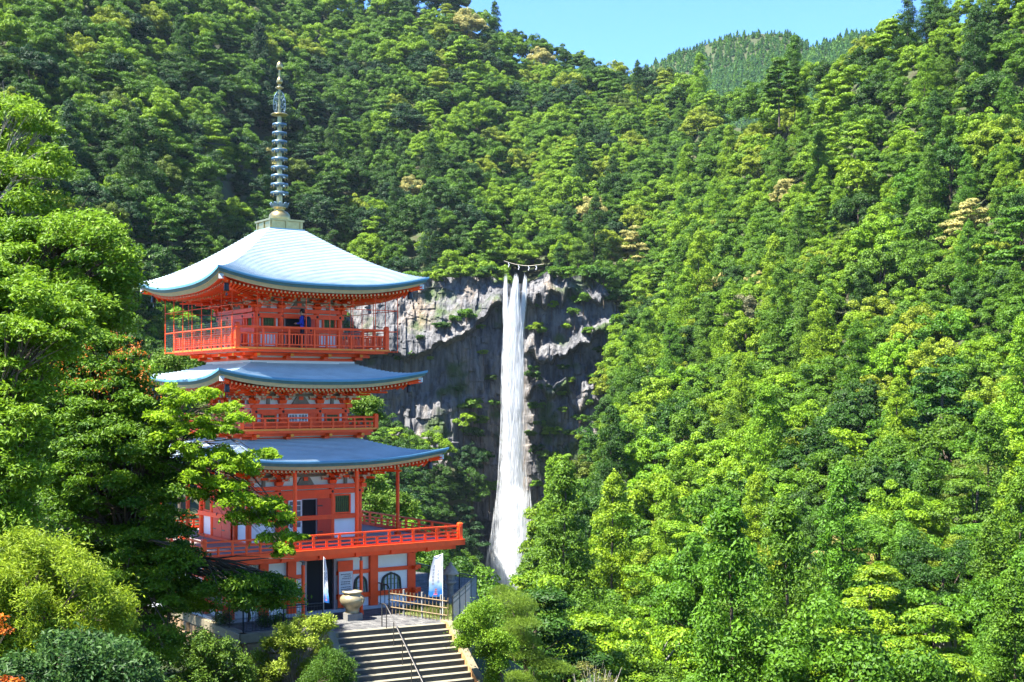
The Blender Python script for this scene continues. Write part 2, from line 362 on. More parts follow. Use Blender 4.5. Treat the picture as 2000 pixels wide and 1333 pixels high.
def build_cliff():
    cx = np.linspace(600, 1275, 240); ry = np.linspace(0, 1, 230)
    top = np.interp(cx, [600, 700, 760, 830, 900, 960, 985, 1000, 1030, 1050, 1072, 1100, 1140, 1180, 1210, 1240, 1275], [560, 555, 548, 545, 540, 540, 552, 556, 553, 544, 528, 545, 535, 560, 610, 650, 680])
    X, T = np.meshgrid(cx, ry); PY = top[None]+(1210-top[None])*T
    d = np.full_like(X, 540.0)
    led = np.interp(cx, [600, 740, 800, 870, 930, 975, 1000], [700, 690, 690, 655, 625, 600, 600])[None]+55*(fbm(X/38, PY*0+3.3, 4, 15)-0.47)+14*(vnoise(X/7, PY/200, 16)-0.5)    # bottom of the sunlit upper wall
    left = X < 990
    up = sm(0, 1, (PY-top[None])/(led-top[None]))
    d = np.where(left, 556-14*np.clip((PY-top[None])/(led-top[None]), 0, 1), d)                             # upper wall leans back
    d = np.where(left & (PY > led), 542+9*sm(0, 12, PY-led)-(9*sm(40, 230, PY-led)+14*sm(200, 420, PY-led))*(1-sm(850, 930, X)), d)  # overhung lower wall, then talus
    # right of the fall: stepped ledges
    rr = X > 1020
    PW_ = PY+150*(fbm(X/50, PY/140, 4, 77)-0.47)+22*(vnoise(X/9, PY/60, 5)-0.5)
    steps = 552-7*sm(560, 590, PW_)+5*sm(592, 604, PW_)-8*sm(640, 668, PW_)+6*sm(672, 684, PW_)-7*sm(735, 752, PW_)+4*sm(756, 770, PW_)-(10*sm(800, 1000, PW_)+8*sm(1000, 1150, PW_))*sm(1045, 1090, X)
    d = np.where(rr, steps, d)
    w = sm(978, 990, X)*(1-sm(1018, 1034, X)); ch = 549-6*sm(900, 1150, PY)                                    # the chute the water falls in
    d = d*(1-w)+ch*w
    wx = X*0.21; wz = PY*0.21
    cells = np.floor(wx/3.1+5.5*fbm(wx/17, wz/34, 4, 21)); colz = vnoise(cells*1.7+0.5, np.floor(wz/9+vnoise(cells, cells*0, 3)*3)+0.5, 8)
    amp = 1-0.5*w
    d = d+amp*(3.4*(colz-0.5)+9*(fbm(wx/22, wz/26, 5, 31)-0.47)+3.0*(fbm(wx/4, wz/6, 4, 41)-0.47))
    led2 = np.floor(wz/5.5+2.5*fbm(wx/18, wz/40, 3, 61)); d = d+1.5*amp*(vnoise(led2*1.3, wx/25, 71)-0.5)
    P = np.stack([(X-1000)/F*d, d, EYE+(HOR-PY)/F*d], -1)
    cap = P[:1].copy(); cap[..., 1] += 25; cap[..., 2] += 0.5
    me = grid_mesh('cliff', np.concatenate([cap, P]), ROCK, smooth=False)
    return link('cliff', me, kind='structure', label='tall grey and tan rock wall on both sides of the waterfall'), P
CLIFF, CLP = build_cliff()
def cliff_pt(px, py):
    """nearest cliff vertex to a pixel"""
    qx = 1000+F*CLP[..., 0]/CLP[..., 1]; qy = HOR-F*(CLP[..., 2]-EYE)/CLP[..., 1]
    i = np.argmin((qx-px)**2+(qy-py)**2); return Vector(CLP.reshape(-1, 3)[i])

# ------------------------------------------------------------------ waterfall
def water_mat():
    m = bpy.data.materials.new('white_water'); m.use_nodes = True; nt = m.node_tree; N = nt.nodes; L = nt.links
    b = N['Principled BSDF']; b.inputs['Base Color'].default_value = (0.92, 0.94, 0.96, 1); b.inputs['Roughness'].default_value = 0.7
    tr = N.new('ShaderNodeBsdfTransparent'); tl = N.new('ShaderNodeBsdfTranslucent'); tl.inputs[0].default_value = (0.92, 0.95, 0.97, 1)
    at = N.new('ShaderNodeAttribute'); at.attribute_name = 'edge'
    tc = N.new('ShaderNodeTexCoord'); mp = N.new('ShaderNodeMapping'); mp.inputs['Scale'].default_value = (1, 1, 0.045); L.new(tc.outputs['Object'], mp.inputs[0])
    n = N.new('ShaderNodeTexNoise'); n.inputs['Scale'].default_value = 1.1; n.inputs['Detail'].default_value = 5; n.inputs['Roughness'].default_value = 0.65; L.new(mp.outputs[0], n.inputs['Vector'])
    mm = N.new('ShaderNodeMath'); mm.operation = 'MULTIPLY_ADD'; L.new(n.outputs[0], mm.inputs[0]); mm.inputs[1].default_value = 4.2; mm.inputs[2].default_value = -2.3
    ad = N.new('ShaderNodeMath'); ad.operation = 'MULTIPLY_ADD'; ad.use_clamp = True; L.new(at.outputs['Fac'], ad.inputs[0]); ad.inputs[1].default_value = 2.1; L.new(mm.outputs[0], ad.inputs[2])
    mu = N.new('ShaderNodeMath'); mu.operation = 'MULTIPLY'; mu.use_clamp = True; L.new(ad.outputs[0], mu.inputs[0]); L.new(at.outputs['Fac'], mu.inputs[1])
    e2 = N.new('ShaderNodeMath'); e2.operation = 'POWER'; L.new(mu.outputs[0], e2.inputs[0]); e2.inputs[1].default_value = 0.6
    bp = N.new('ShaderNodeBump'); bp.inputs['Strength'].default_value = 0.5; bp.inputs['Distance'].default_value = 1.0; L.new(n.outputs[0], bp.inputs['Height']); L.new(bp.outputs[0], b.inputs['Normal'])
    s1 = N.new('ShaderNodeMixShader'); s1.inputs[0].default_value = 0.35; L.new(b.outputs[0], s1.inputs[1]); L.new(tl.outputs[0], s1.inputs[2])
    s2 = N.new('ShaderNodeMixShader'); L.new(e2.outputs[0], s2.inputs[0]); L.new(tr.outputs[0], s2.inputs[1]); L.new(s1.outputs[0], s2.inputs[2])
    L.new(s2.outputs[0], N['Material Output'].inputs['Surface']); return m
WATER = water_mat()
def sheet(name, rows, depth, bulge, parent, strength=1.0, nx=15):
    """rows: (py, px_left, px_right); a bulging curtain of water"""
    py = np.linspace(rows[0][0], rows[-1][0], 60)
    l = np.interp(py, [r[0] for r in rows], [r[1] for r in rows]); r = np.interp(py, [q[0] for q in rows], [q[2] for q in rows])
    V = []; E = []
    for y, a, b in zip(py, l, r):
        k = (y-rows[0][0])/(rows[-1][0]-rows[0][0])
        for u in np.linspace(-1, 1, nx):
            d = depth-4*k-bulge*math.sqrt(max(0, 1-u*u))
            V.append(W((a+b)/2+u*(b-a)/2, y, d)); e = min(1, (1-abs(u))*1.35)
            E.append(e*strength*min(1, k*14+0.35)*min(1, (1-k)*10+0.15))
    i = np.arange(60*nx).reshape(60, nx); Q = np.stack([i[:-1, :-1], i[:-1, 1:], i[1:, 1:], i[1:, :-1]], -1).reshape(-1, 4)
    return link(name, np_mesh(name, np.array(V), Q, WATER, {'edge': E}, smooth=True), parent)
fall = link('waterfall', None, kind='structure', label='tall white waterfall dropping down the cliff')
sheet('stream', [(551, 986, 990), (600, 983, 992), (680, 983, 998), (800, 983, 1010), (1000, 976, 1012)], 540, 1.2, fall)
sheet('stream', [(553, 1004, 1012), (580, 999, 1013), (640, 993, 1014), (700, 986, 1016), (850, 983, 1018), (1000, 977, 1024), (1090, 964, 1036), (1190, 950, 1050)], 539, 2.2, fall)
sheet('stream', [(550, 1023, 1029), (600, 1018, 1026), (660, 1008, 1022), (720, 1000, 1020), (900, 995, 1022), (1050, 1000, 1034)], 540, 1.4, fall)
sheet('stream', [(640, 984, 1018), (760, 983, 1018), (900, 980, 1020), (1000, 974, 1027), (1090, 962, 1038), (1190, 948, 1046)], 537, 2.4, fall)
sheet('spray', [(940, 985, 1022), (1020, 970, 1036), (1090, 958, 1048), (1200, 948, 1052)], 533, 2.4, fall, 0.75)
sheet('spray', [(980, 978, 1028), (1060, 964, 1042), (1120, 952, 1050), (1200, 945, 1052)], 529, 2.4, fall, 0.45)
sheet('spray', [(1030, 975, 1015), (1100, 950, 1030), (1205, 940, 1040)], 525, 3, fall, 0.4)

# falling water breaks into long thin strands: real slivers that scatter the sun every way
def strands(rows, n, depth, seed, core=0.5):
    rng = np.random.default_rng(seed); py = rows[0][0]+(rows[-1][0]-rows[0][0])*rng.random(n)
    l = np.interp(py, [r[0] for r in rows], [r[1] for r in rows]); r = np.interp(py, [q[0] for q in rows], [q[2] for q in rows])
    px = (l+r)/2+np.clip(rng.normal(size=n)*core, -1.25, 1.25)*(r-l)/2; d = depth-4*(py-rows[0][0])/(rows[-1][0]-rows[0][0])-rng.random(n)*2.5
    P = np.stack([(px-1000)/F*d, d, EYE+(HOR-py)/F*d], -1); L_ = rng.uniform(1.2, 4.5, n)[:, None]; up = unit(np.c_[rng.normal(size=(n, 2))*0.035, np.ones(n)])
    sd = unit(np.c_[rng.normal(size=(n, 2)), rng.normal(size=n)*0.15])*rng.uniform(0.025, 0.07, n)[:, None]
    fold = unit(rng.normal(size=(n, 3))+np.array([-0.4, -0.2, 0.6]))*0.06
    return np.stack([P-up*L_, P-sd+fold, P+up*L_, P+sd-fold], 1).reshape(-1, 3)
FR = [(552, 1004, 1012), (580, 999, 1013), (640, 990, 1016), (700, 984, 1018), (850, 982, 1019), (1000, 975, 1026), (1090, 962, 1038), (1195, 954, 1042)]
V = np.concatenate([strands(FR, 34000, 535, 1), strands([(551, 985, 990), (600, 983, 992), (700, 984, 1000), (820, 984, 1008)], 3500, 537, 2), strands([(550, 1023, 1029), (600, 1018, 1026), (660, 1008, 1022), (800, 1000, 1020)], 3500, 537, 3),
    strands([(960, 978, 1028), (1060, 966, 1036), (1130, 956, 1042), (1205, 942, 1048)], 9000, 528, 4, 0.6)])
wm = bpy.data.materials.new('water_strands'); wm.use_nodes = True; N = wm.node_tree.nodes; pb = N['Principled BSDF']; pb.inputs['Base Color'].default_value = (0.93, 0.95, 0.97, 1); pb.inputs['Roughness'].default_value = 0.8
tl_ = N.new('ShaderNodeBsdfTranslucent'); tl_.inputs[0].default_value = (0.93, 0.95, 0.97, 1); ms_ = N.new('ShaderNodeMixShader'); ms_.inputs[0].default_value = 0.55
wm.node_tree.links.new(pb.outputs[0], ms_.inputs[1]); wm.node_tree.links.new(tl_.outputs[0], ms_.inputs[2]); tr_ = N.new('ShaderNodeBsdfTransparent'); m2_ = N.new('ShaderNodeMixShader'); m2_.inputs[0].default_value = 0.5; wm.node_tree.links.new(tr_.outputs[0], m2_.inputs[1]); wm.node_tree.links.new(ms_.outputs[0], m2_.inputs[2]); wm.node_tree.links.new(m2_.outputs[0], N['Material Output'].inputs['Surface'])
link('strands', np_mesh('strands', V, np.arange(len(V)).reshape(-1, 4), wm), fall, kind='stuff')

# ------------------------------------------------------------------ sacred rope over the lip
rp = thing('straw_rope', 'thin straw rope with white paper streamers strung above the waterfall lip', 'rope')
mb = MB(); A = W(984, 510, 538); B = W(1062, 516, 538)
pts = [A.lerp(B, k/16)-Vector((0, 0, 1.6*math.sin(math.pi*k/16)*0.8)) for k in range(17)]
mb.tube(pts, 0.10, 6); mb.build('rope', ROPE, rp)
for k in (2, 6, 10, 13):
    p = pts[k]; mb = MB()
    for j in range(3): mb.box((p.x+(0.12 if j % 2 else -0.12), p.y, p.z-0.35-0.62*j), (0.30, 0.06, 0.62))
    mb.build('paper_streamer', WHITE, rp)
# ------------------------------------------------------------------ pagoda
TH = R(34.6)
pg = thing('pagoda', 'three-storey vermilion pagoda with pale copper roofs and tall bronze finial', 'pagoda', (-10.56, 60.0, 0), TH)
pg_m = Matrix.Translation((-10.56, 60, 0)) @ Matrix.Rotation(TH, 4, 'Z')
def PW(a, b, z): return pg_m @ Vector((a, b, z))
HP = math.pi/2
def four(name, mb, mats, parent=pg, sides=(0, 1, 2, 3), **kw):
    me = mb.mesh(name, mats); return [link(name, me, parent, rz=k*HP, **kw) for k in sides]

def roof(he, ze, lf, ht, zt, p, rows, wall_h):
    """one side of a hipped, curved copper roof in real lapped courses, with its layered eave and rafters"""
    ns = 44; S = np.linspace(-1, 1, ns)
    def pt(s, t, dz=0.0, inset=0.0):
        w = he+(ht-he)*t; fl = 0.16*abs(s)**5*(1-t)
        z = ze+(zt-ze)*t**p+lf*abs(s)**2.7*max(0, 1-t)**3.2
        return ((s*(w+fl-inset)), -(w+fl-inset), z+dz)
    mb = MB(); lines = []
    for i in range(rows):
        lines.append([pt(s, i/rows, 0.036) for s in S]); lines.append([pt(s, (i+1)/rows, 0.0) for s in S])
    vs = [v for l in lines for v in l]; fs = []
    for i in range(len(lines)-1):
        for k in range(ns-1): fs.append((i*ns+k, i*ns+k+1, (i+1)*ns+k+1, (i+1)*ns+k))
    mb.add(vs, fs)
    roofs = four('roof', mb, COPPER)
    # layered eave edge
    def band(prof, name, m):
        b = MB(); L = [[pt(s, 0, dz, ins) for s in S] for ins, dz in prof]; vs = [v for l in L for v in l]
        b.add(vs, [(i*ns+k, (i+1)*ns+k, (i+1)*ns+k+1, i*ns+k+1) for i in range(len(L)-1) for k in range(ns-1)])
        me = b.mesh(name, m)
        for r in roofs: link(name, me, r)
    band([(0.0, 0.036), (-0.01, 0.0), (0.0, -0.07)], 'eave_edge', mat('eave_blue', (0.08, 0.22, 0.34), 0.4, var=0.1))
    band([(0.0, -0.07), (0.05, -0.075), (0.09, -0.20)], 'eave_layer', TEAL)
    band([(0.09, -0.20), (0.15, -0.205), (0.26, -0.35)], 'eave_board', CREAM)
    inn = wall_h+0.1
    def soff(s, k):
        x, y, z = pt(s, 0, -0.34, 0.26); f = (inn/he)
        return (x+(s*inn-x)*k, y+(-inn-y)*k, z+((ze-0.20)-z)*k)
    b = MB(); L = [[soff(s, k) for s in S] for k in (0, 0.33, 0.66, 1)]; vs = [v for l in L for v in l]
    b.add(vs, [(i*ns+k, (i+1)*ns+k, (i+1)*ns+k+1, i*ns+k+1) for i in range(3) for k in range(ns-1)])
    me = b.mesh('soffit', RED)
    for r in roofs: link('soffit', me, r)
    # rafters, two tiers with painted ends
    b = MB(); n = int(2*he/0.19)
    for i in range(n):
        a = -he+0.25+(2*he-0.5)*i/(n-1); s = a/he; zc = pt(s, 0, -0.37, 0)[2]
        for (o0, dz, mi) in ((0.36, -0.045, 0), (1.0, -0.07, 0)):
            if abs(a) > he-o0-0.05: continue
            y0 = -(he-o0); y1 = -max(inn, abs(a)*0.98)
            if y1 <= y0+0.1: continue
            z0 = zc+dz-(0.04 if o0 > 0.9 else 0); z1 = ze-0.30+dz
            w = 0.038; h = 0.042
            vs = [(a-w, y0, z0-h), (a+w, y0, z0-h), (a+w, y0, z0+h), (a-w, y0, z0+h), (a-w, y1, z1-h), (a+w, y1, z1-h), (a+w, y1, z1+h), (a-w, y1, z1+h)]
            b.add(vs, [(4, 5, 1, 0), (0, 3, 7, 4), (1, 5, 6, 2), (3, 2, 6, 7)], 0); b.add(vs[:4], [(0, 1, 2, 3)], 1)
    me = b.mesh('rafters', [RED, TAN])
    for r in roofs: link('rafters', me, r, kind='stuff')
    # hip rafter and wind bell on each corner
    b = MB(); c0 = he-0.05; z0 = ze+lf-0.42
    b.tube([(-c0, -c0, z0), (-inn, -inn, ze-0.45)], 0.11, 4, sm=False); me = b.mesh('hip_rafter', RED)
    b = MB(); q = he-0.45; zb = ze+lf-0.60
    b.tube([(-q, -q, zb+0.2), (-q, -q, zb)], 0.012, 5); b.lathe([(0.02, 0), (0.085, -0.03), (0.10, -0.12), (0.11, -0.30), (0.13, -0.36), (0.0, -0.33)], (-q, -q, zb), 12)
    b.tube([(-q, -q, zb-0.33), (-q, -q, zb-0.46)], 0.01, 4); b.box((-q, -q, zb-0.50), (0.09, 0.012, 0.11))
    me2 = b.mesh('wind_bell', BLACK); b = MB()
    b.box((-c0+0.02, -c0+0.02, z0+0.02), (0.16, 0.16, 0.20), 0, rz=R(45)); me3 = b.mesh('hip_end_cap', mat('hip_cap', (0.45, 0.48, 0.50), 0.4))
    for r in roofs: link('hip_rafter', me, r); link('wind_bell', me2, r); link('hip_end_cap', me3, r)
    return roofs

def bracket_mesh(hh, corner=False):
    """stacked bearing blocks and arms under the eave; hh = height of the zone"""
    b = MB(); u = hh/3.6
    b.box((0, -0.02, 0.5*u), (0.30, 0.30, 0.8*u), 0, taper=1.25)
    for lv in range(3):
        z = (1.15+lv*0.95)*u; y = -0.02-0.34*lv
        b.box((0, y, z), (0.95-0.12*lv, 0.13, 0.42*u), 0)
        for x in (-0.40+0.05*lv, 0, 0.40-0.05*lv):
            b.box((x, y, z+0.42*u), (0.20, 0.19, 0.40*u), 0 if (x == 0 or lv == 1) else 1, taper=1.2)
            b.box((x*1.16, y-0.07, z-0.02), (0.10, 0.02, 0.34*u), 1)
        b.box((0, y-0.22, z), (0.13, 0.62, 0.42*u), 0); b.box((0, y-0.54, z), (0.10, 0.03, 0.34*u), 1)
    b.box((0, -1.0, 2.6*u), (0.13, 0.9, 0.40*u), 0); b.box((0, -1.46, 2.6*u), (0.11, 0.03, 0.34*u), 2)
    return b.mesh('bracket', [RED, mat('bracket_tan', (0.55, 0.42, 0.30), 0.7, var=0.2, vscale=6), mat('bracket_gold', (0.72, 0.25, 0.02), 0.6)])

def storey(h, z0, ztop, zrf, cols, zlow, zwin0, zwin1):
    """plaster core, round columns, tie beams, plate and bracket zone"""
    mb = MB(); mb.b2(-h+0.04, h-0.04, -h+0.04, h-0.04, z0-0.6, zrf+0.25); mb.build('wall', PLASTER, pg)
    cm = MB(); cm.tube([(0, 0, z0), (0, 0, ztop-0.15)], 0.13, 14); cme = cm.mesh('column', RED)
    for k in range(4):
        for a in cols[:-1]:
            p = Matrix.Rotation(k*HP, 4, 'Z') @ Vector((a, -h, 0)); link('column', cme, pg, (p.x, p.y, 0), k*HP)
    for nm, za, zb, pr, ex, mm in (('beam', ztop-0.17, ztop, 0.20, 0.28, RED), ('beam', ztop-0.42, ztop-0.22, 0.16, 0.14, RED), ('beam', zlow-0.10, zlow+0.10, 0.15, 0.12, RED), ('beam', z0-0.02, z0+0.12, 0.16, 0.12, RED)):
        b = MB(); b.b2(-h-ex, h+ex, -h-pr, -h+0.02-0.001*pr, za, zb); me = b.mesh(nm, mm)
        for k in range(4): link(nm, me, pg, (0, 0, 0.003*(k % 2)), k*HP)
    nail = MB(); nail.lathe([(0.0, 0.03), (0.04, 0.028), (0.06, 0.0)], (0, 0, 0), 12); nme = nail.mesh('nail_cover', BLACK)
    for k in (0, 3, 1):
        for a in cols:
            p = Matrix.Rotation(k*HP, 4, 'Z') @ Vector((a*0.985, -h-0.162, ztop-0.32)); o = link('nail_cover', nme, pg, p); o.rotation_euler = (HP, 0, k*HP)
    hh = zrf-ztop; bm_ = bracket_mesh(hh)
    for k in range(4):
        for a in cols:
            p = Matrix.Rotation(k*HP, 4, 'Z') @ Vector((a, -h, ztop)); link('bracket', bm_, pg, p, k*HP)
        p = Matrix.Rotation(k*HP, 4, 'Z') @ Vector((-h, -h, ztop+0.004)); o = link('bracket', bm_, pg, p, k*HP-R(45)); o.scale = (0.9, 1.35, 0.99)
    b = MB(); b.b2(-h-0.35, h+0.35, -h-0.07, -h+0.03, ztop+hh*0.46, ztop+hh*0.62, 0)
    b.b2(-h-0.9, h+0.9, -h-0.80, -h-0.68, ztop+hh*0.88, ztop+hh*1.05, 1)
    four('bracket_beam', b, [GREYW, RED])
    mids = [(cols[i]+cols[i+1])/2 for i in range(3)]
    for k in (0, 3):
        for i, a in enumerate(mids):
            b = MB(); u_ = MB()
            if i == 1:
                b.add([(a-0.42, -h-0.06, ztop), (a+0.42, -h-0.06, ztop), (a+0.20, -h-0.06, ztop+hh*0.44), (a-0.20, -h-0.06, ztop+hh*0.44), (a-0.42, -h+0.05, ztop), (a+0.42, -h+0.05, ztop), (a+0.20, -h+0.05, ztop+hh*0.44), (a-0.20, -h+0.05, ztop+hh*0.44)],
                      [(0, 1, 2, 3), (0, 3, 7, 4), (1, 5, 6, 2), (3, 2, 6, 7)], 0)
                b.b2(a-0.10, a+0.10, -h-0.09, -h+0.02, ztop+hh*0.25, ztop+hh*0.46, 1)
            else:
                b.b2(a-0.07, a+0.07, -h-0.06, -h+0.03, ztop, ztop+hh*0.36, 0); b.box((a, -h-0.03, ztop+hh*0.42), (0.26, 0.16, hh*0.14), 1, taper=1.25)
            u_.b2(a-0.07, a+0.07, -h-0.06, -h+0.03, ztop+hh*0.62, ztop+hh*0.95, 1)
            b.build('strut', [GREYW, RED], pg, rz=k*HP); u_.build('strut', [GREYW, RED], pg, rz=k*HP)
    return

def slat_window(x0, x1, z0, z1, h, k, parent=pg):
    y = -h
    f = MB(); t = 0.07
    f.b2(x0-t, x1+t, y-0.10, y+0.02, z1, z1+t); f.b2(x0-t, x1+t, y-0.10, y+0.02, z0-t, z0); f.b2(x0-t, x0, y-0.10, y+0.02, z0, z1); f.b2(x1, x1+t, y-0.10, y+0.02, z0, z1)
    w = f.build('window', RED, parent, rz=k*HP)
    g = MB(); g.b2(x0, x1, y-0.005, y+0.03, z0, z1); g.build('pane', mat('window_dark', (0.02, 0.03, 0.02), 0.5), w)
    n = 7; s = MB(); s.tube([(0, 0, z0), (0, 0, z1)], (x1-x0)/n*0.33, 6); me = s.mesh('slat', GREEN)
    for i in range(n): link('slat', me, w, (x0+(x1-x0)*(i+0.5)/n, y-0.03, 0))
    return w
def lattice_door(x0, x1, z0, z1, h, k, rows=5, ncol=2, panel=0.25):
    y = -h-0.05; f = MB(); t = 0.045
    f.b2(x0, x0+t, y-0.03, y+0.02, z0, z1); f.b2(x1-t, x1, y-0.03, y+0.02, z0, z1); f.b2(x0+t, x1-t, y-0.03, y+0.02, z1-t, z1); f.b2(x0+t, x1-t, y-0.03, y+0.02, z0, z0+(z1-z0)*panel)
    d = f.build('lattice_door', WHITE, pg, rz=k*HP)
    zz = z0+(z1-z0)*panel; b = MB()
    for i in range(1, rows): b.b2(x0+t, x1-t, y-0.022, y+0.0, zz+(z1-zz)*i/rows-0.012, zz+(z1-zz)*i/rows+0.012)
    for i in range(1, ncol): b.b2(x0+(x1-x0)*i/ncol-0.012, x0+(x1-x0)*i/ncol+0.012, y-0.025, y-0.003, zz, z1-t)
    b.build('lattice', WHITE, d); g = MB(); g.b2(x0+t, x1-t, y+0.003, y+0.015, zz, z1-t); g.build('pane', mat('pane_grey', (0.10, 0.11, 0.14), 0.15), d)
def plank_door(x0, x1, z0, z1, h, k, y=None, ring=True, m=REDD, name='door', hinge=True):
    y = (-h-0.10) if y is None else y
    f = MB(); f.b2(x0, x1, y-0.025, y+0.025, z0, z1); d = f.build(name, m, pg, rz=k*HP)
    if hinge:
        for zz in (z0+0.2*(z1-z0), z0+0.83*(z1-z0)):
            b = MB(); b.b2(x0+0.0, x0+0.30*(x1-x0)+0.05, y-0.032, y-0.02, zz-0.028, zz+0.028); b.build('hinge', BLACK, d)
    if ring: b = MB(); b.lathe([(0.0, 0.0), (0.045, 0.0), (0.05, 0.09), (0.03, 0.12)], ((x0+x1)/2, y-0.03, z0+0.55*(z1-z0)), 8); b.build('ring_handle', BLACK, d)
    return d
def opening(x0, x1, z0, z1, h, k):
    """a thin near-black slab on the wall, its colour standing in for the shade inside"""
    b = MB(); b.b2(x0, x1, -h-0.01, -h+0.035, z0, z1); o = b.build('doorway', INSHADE, pg, rz=k*HP)
    f = MB(); f.b2(x0-0.04, x0, -h-0.08, -h, z0, z1+0.04); f.b2(x1, x1+0.04, -h-0.08, -h, z0, z1+0.04); f.b2(x0, x1, -h-0.08, -h, z1, z1+0.04)
    f.build('door_frame', mat('frame_mauve', (0.35, 0.27, 0.27), 0.6), o)
def panelred(x0, x1, z0, z1, h, k, pr=0.03):
    b = MB(); b.b2(x0, x1, -h-pr, -h+0.03, z0, z1); b.build('wall_panel', RED, pg, rz=k*HP)

# --- storey one
h1 = 2.65; c1 = [-2.65, -1.28, 1.28, 2.65]
storey(h1, 2.85, 5.36, 6.14, c1, 3.92, 4.1, 4.83)
for k in range(4):
    slat_window(1.42, 2.12, 4.10, 4.83, h1, k); slat_window(-2.12, -1.42, 4.10, 4.83, h1, k)
    panelred(-1.15, 1.15, 4.72, 4.96, h1, k, 0.07)
    if k: 
        plank_door(-1.0, -0.01, 2.98, 4.72, h1, k); plank_door(0.01, 1.0, 2.98, 4.72, h1, k)
        panelred(-1.16, -1.0, 2.97, 4.72, h1, k); panelred(1.0, 1.16, 2.97, 4.72, h1, k)
opening(-0.17, 0.50, 2.98, 4.72, h1, 0); lattice_door(-0.82, -0.20, 2.98, 4.72, h1, 0, 5, 2, 0.32)
plank_door(0.54, 1.20, 2.92, 4.74, h1, 0, ring=False); panelred(-1.16, -0.84, 2.97, 4.72, h1, 0)
roof(5.42, 6.50, 0.46, 2.5, 7.42, 1.25, 20, h1)
# --- storey two
h2 = 2.18; c2 = [-2.18, -0.9, 0.9, 2.18]
storey(h2, 7.86, 8.90, 9.62, c2, 8.02, 8.1, 8.45)
for k in range(4):
    slat_window(1.24, 1.80, 8.12, 8.42, h2, k); slat_window(-1.80, -1.24, 8.12, 8.42, h2, k)
    if k: panelred(-0.78, 0.78, 7.98, 8.48, h2, k)
lattice_door(-0.62, -0.15, 7.95, 8.48, h2, 0, 3, 3, 0.1); lattice_door(-0.15, 0.32, 7.95, 8.48, h2, 0, 3, 3, 0.1); panelred(0.34, 0.78, 7.98, 8.48, h2, 0); panelred(-0.78, -0.64, 7.98, 8.48, h2, 0)
roof(4.74, 9.93, 0.44, 2.1, 10.85, 1.25, 20, h2)
# --- storey three
h3 = 2.0; c3 = [-2.0, -0.86, 0.86, 2.0]
storey(h3, 11.32, 13.08, 13.66, c3, 12.14, 12.29, 12.71)
for k in range(4):
    slat_window(1.20, 1.72, 12.27, 12.70, h3, k); slat_window(-1.72, -1.20, 12.27, 12.70, h3, k)
    if k: plank_door(-0.74, -0.005, 11.45, 12.66, h3, k); plank_door(0.005, 0.74, 11.45, 12.66, h3, k)
opening(-0.68, 0.28, 11.45, 12.66, h3, 0); plank_door(0.32, 0.74, 11.42, 12.68, h3, 0, ring=True, hinge=False)
roof(4.78, 14.00, 0.52, 0.86, 16.72, 1.12, 36, h3)

# --- balconies
def rail_side(half, zs, n, tall_every, zfloor, thick=0.085, balusters=0, top_t=0.07):
    """railing part per side with posts (and thin balusters) as sub-parts. zs: rail heights, top first"""
    r = MB()
    for i, z in enumerate(zs):
        t = top_t if i == 0 else top_t*0.8
        r.b2(-half-(0.12 if i == 0 else 0), half+(0.12 if i == 0 else 0), -half-t/2, -half+t/2, z-t/2, z+t/2)
    me = r.mesh('railing', RED); pt_ = MB(); pt_.b2(-thick/2, thick/2, -thick/2-0.004, thick/2+0.004, zfloor, zs[0]-top_t*0.4); pme = pt_.mesh('post', RED)
    ps = MB(); ps.b2(-thick*0.42, thick*0.42, -thick/2-0.002, thick/2+0.002, zfloor, zs[1]); sme = ps.mesh('post', RED)
    cp = MB(); cp.b2(-0.09, 0.09, -0.09, 0.09, zfloor-0.02, zs[0]+0.10); cp.box((0, 0, zs[0]+0.13), (0.2, 0.2, 0.05), 0, taper=0.6); cme = cp.mesh('corner_post', RED)
    bl = MB(); bl.b2(-0.018, 0.018, -0.018, 0.018, zs[-1], zs[1]); bme = bl.mesh('baluster', RED)
    for k in range(4):
        o = link('railing', me, pg, (0, 0, 0.004*(k % 2)), k*HP)
        link('corner_post', cme, o, (-half, -half, 0))
        for i in range(1, n):
            a = -half+2*half*i/n; link('post', pme if i % tall_every == 0 else sme, o, (a, -half, 0))
        if balusters:
            for i in range(n):
                for j in range(1, balusters+1): link('baluster', bme, o, (-half+2*half*(i+j/(balusters+1))/n, -half, 0))
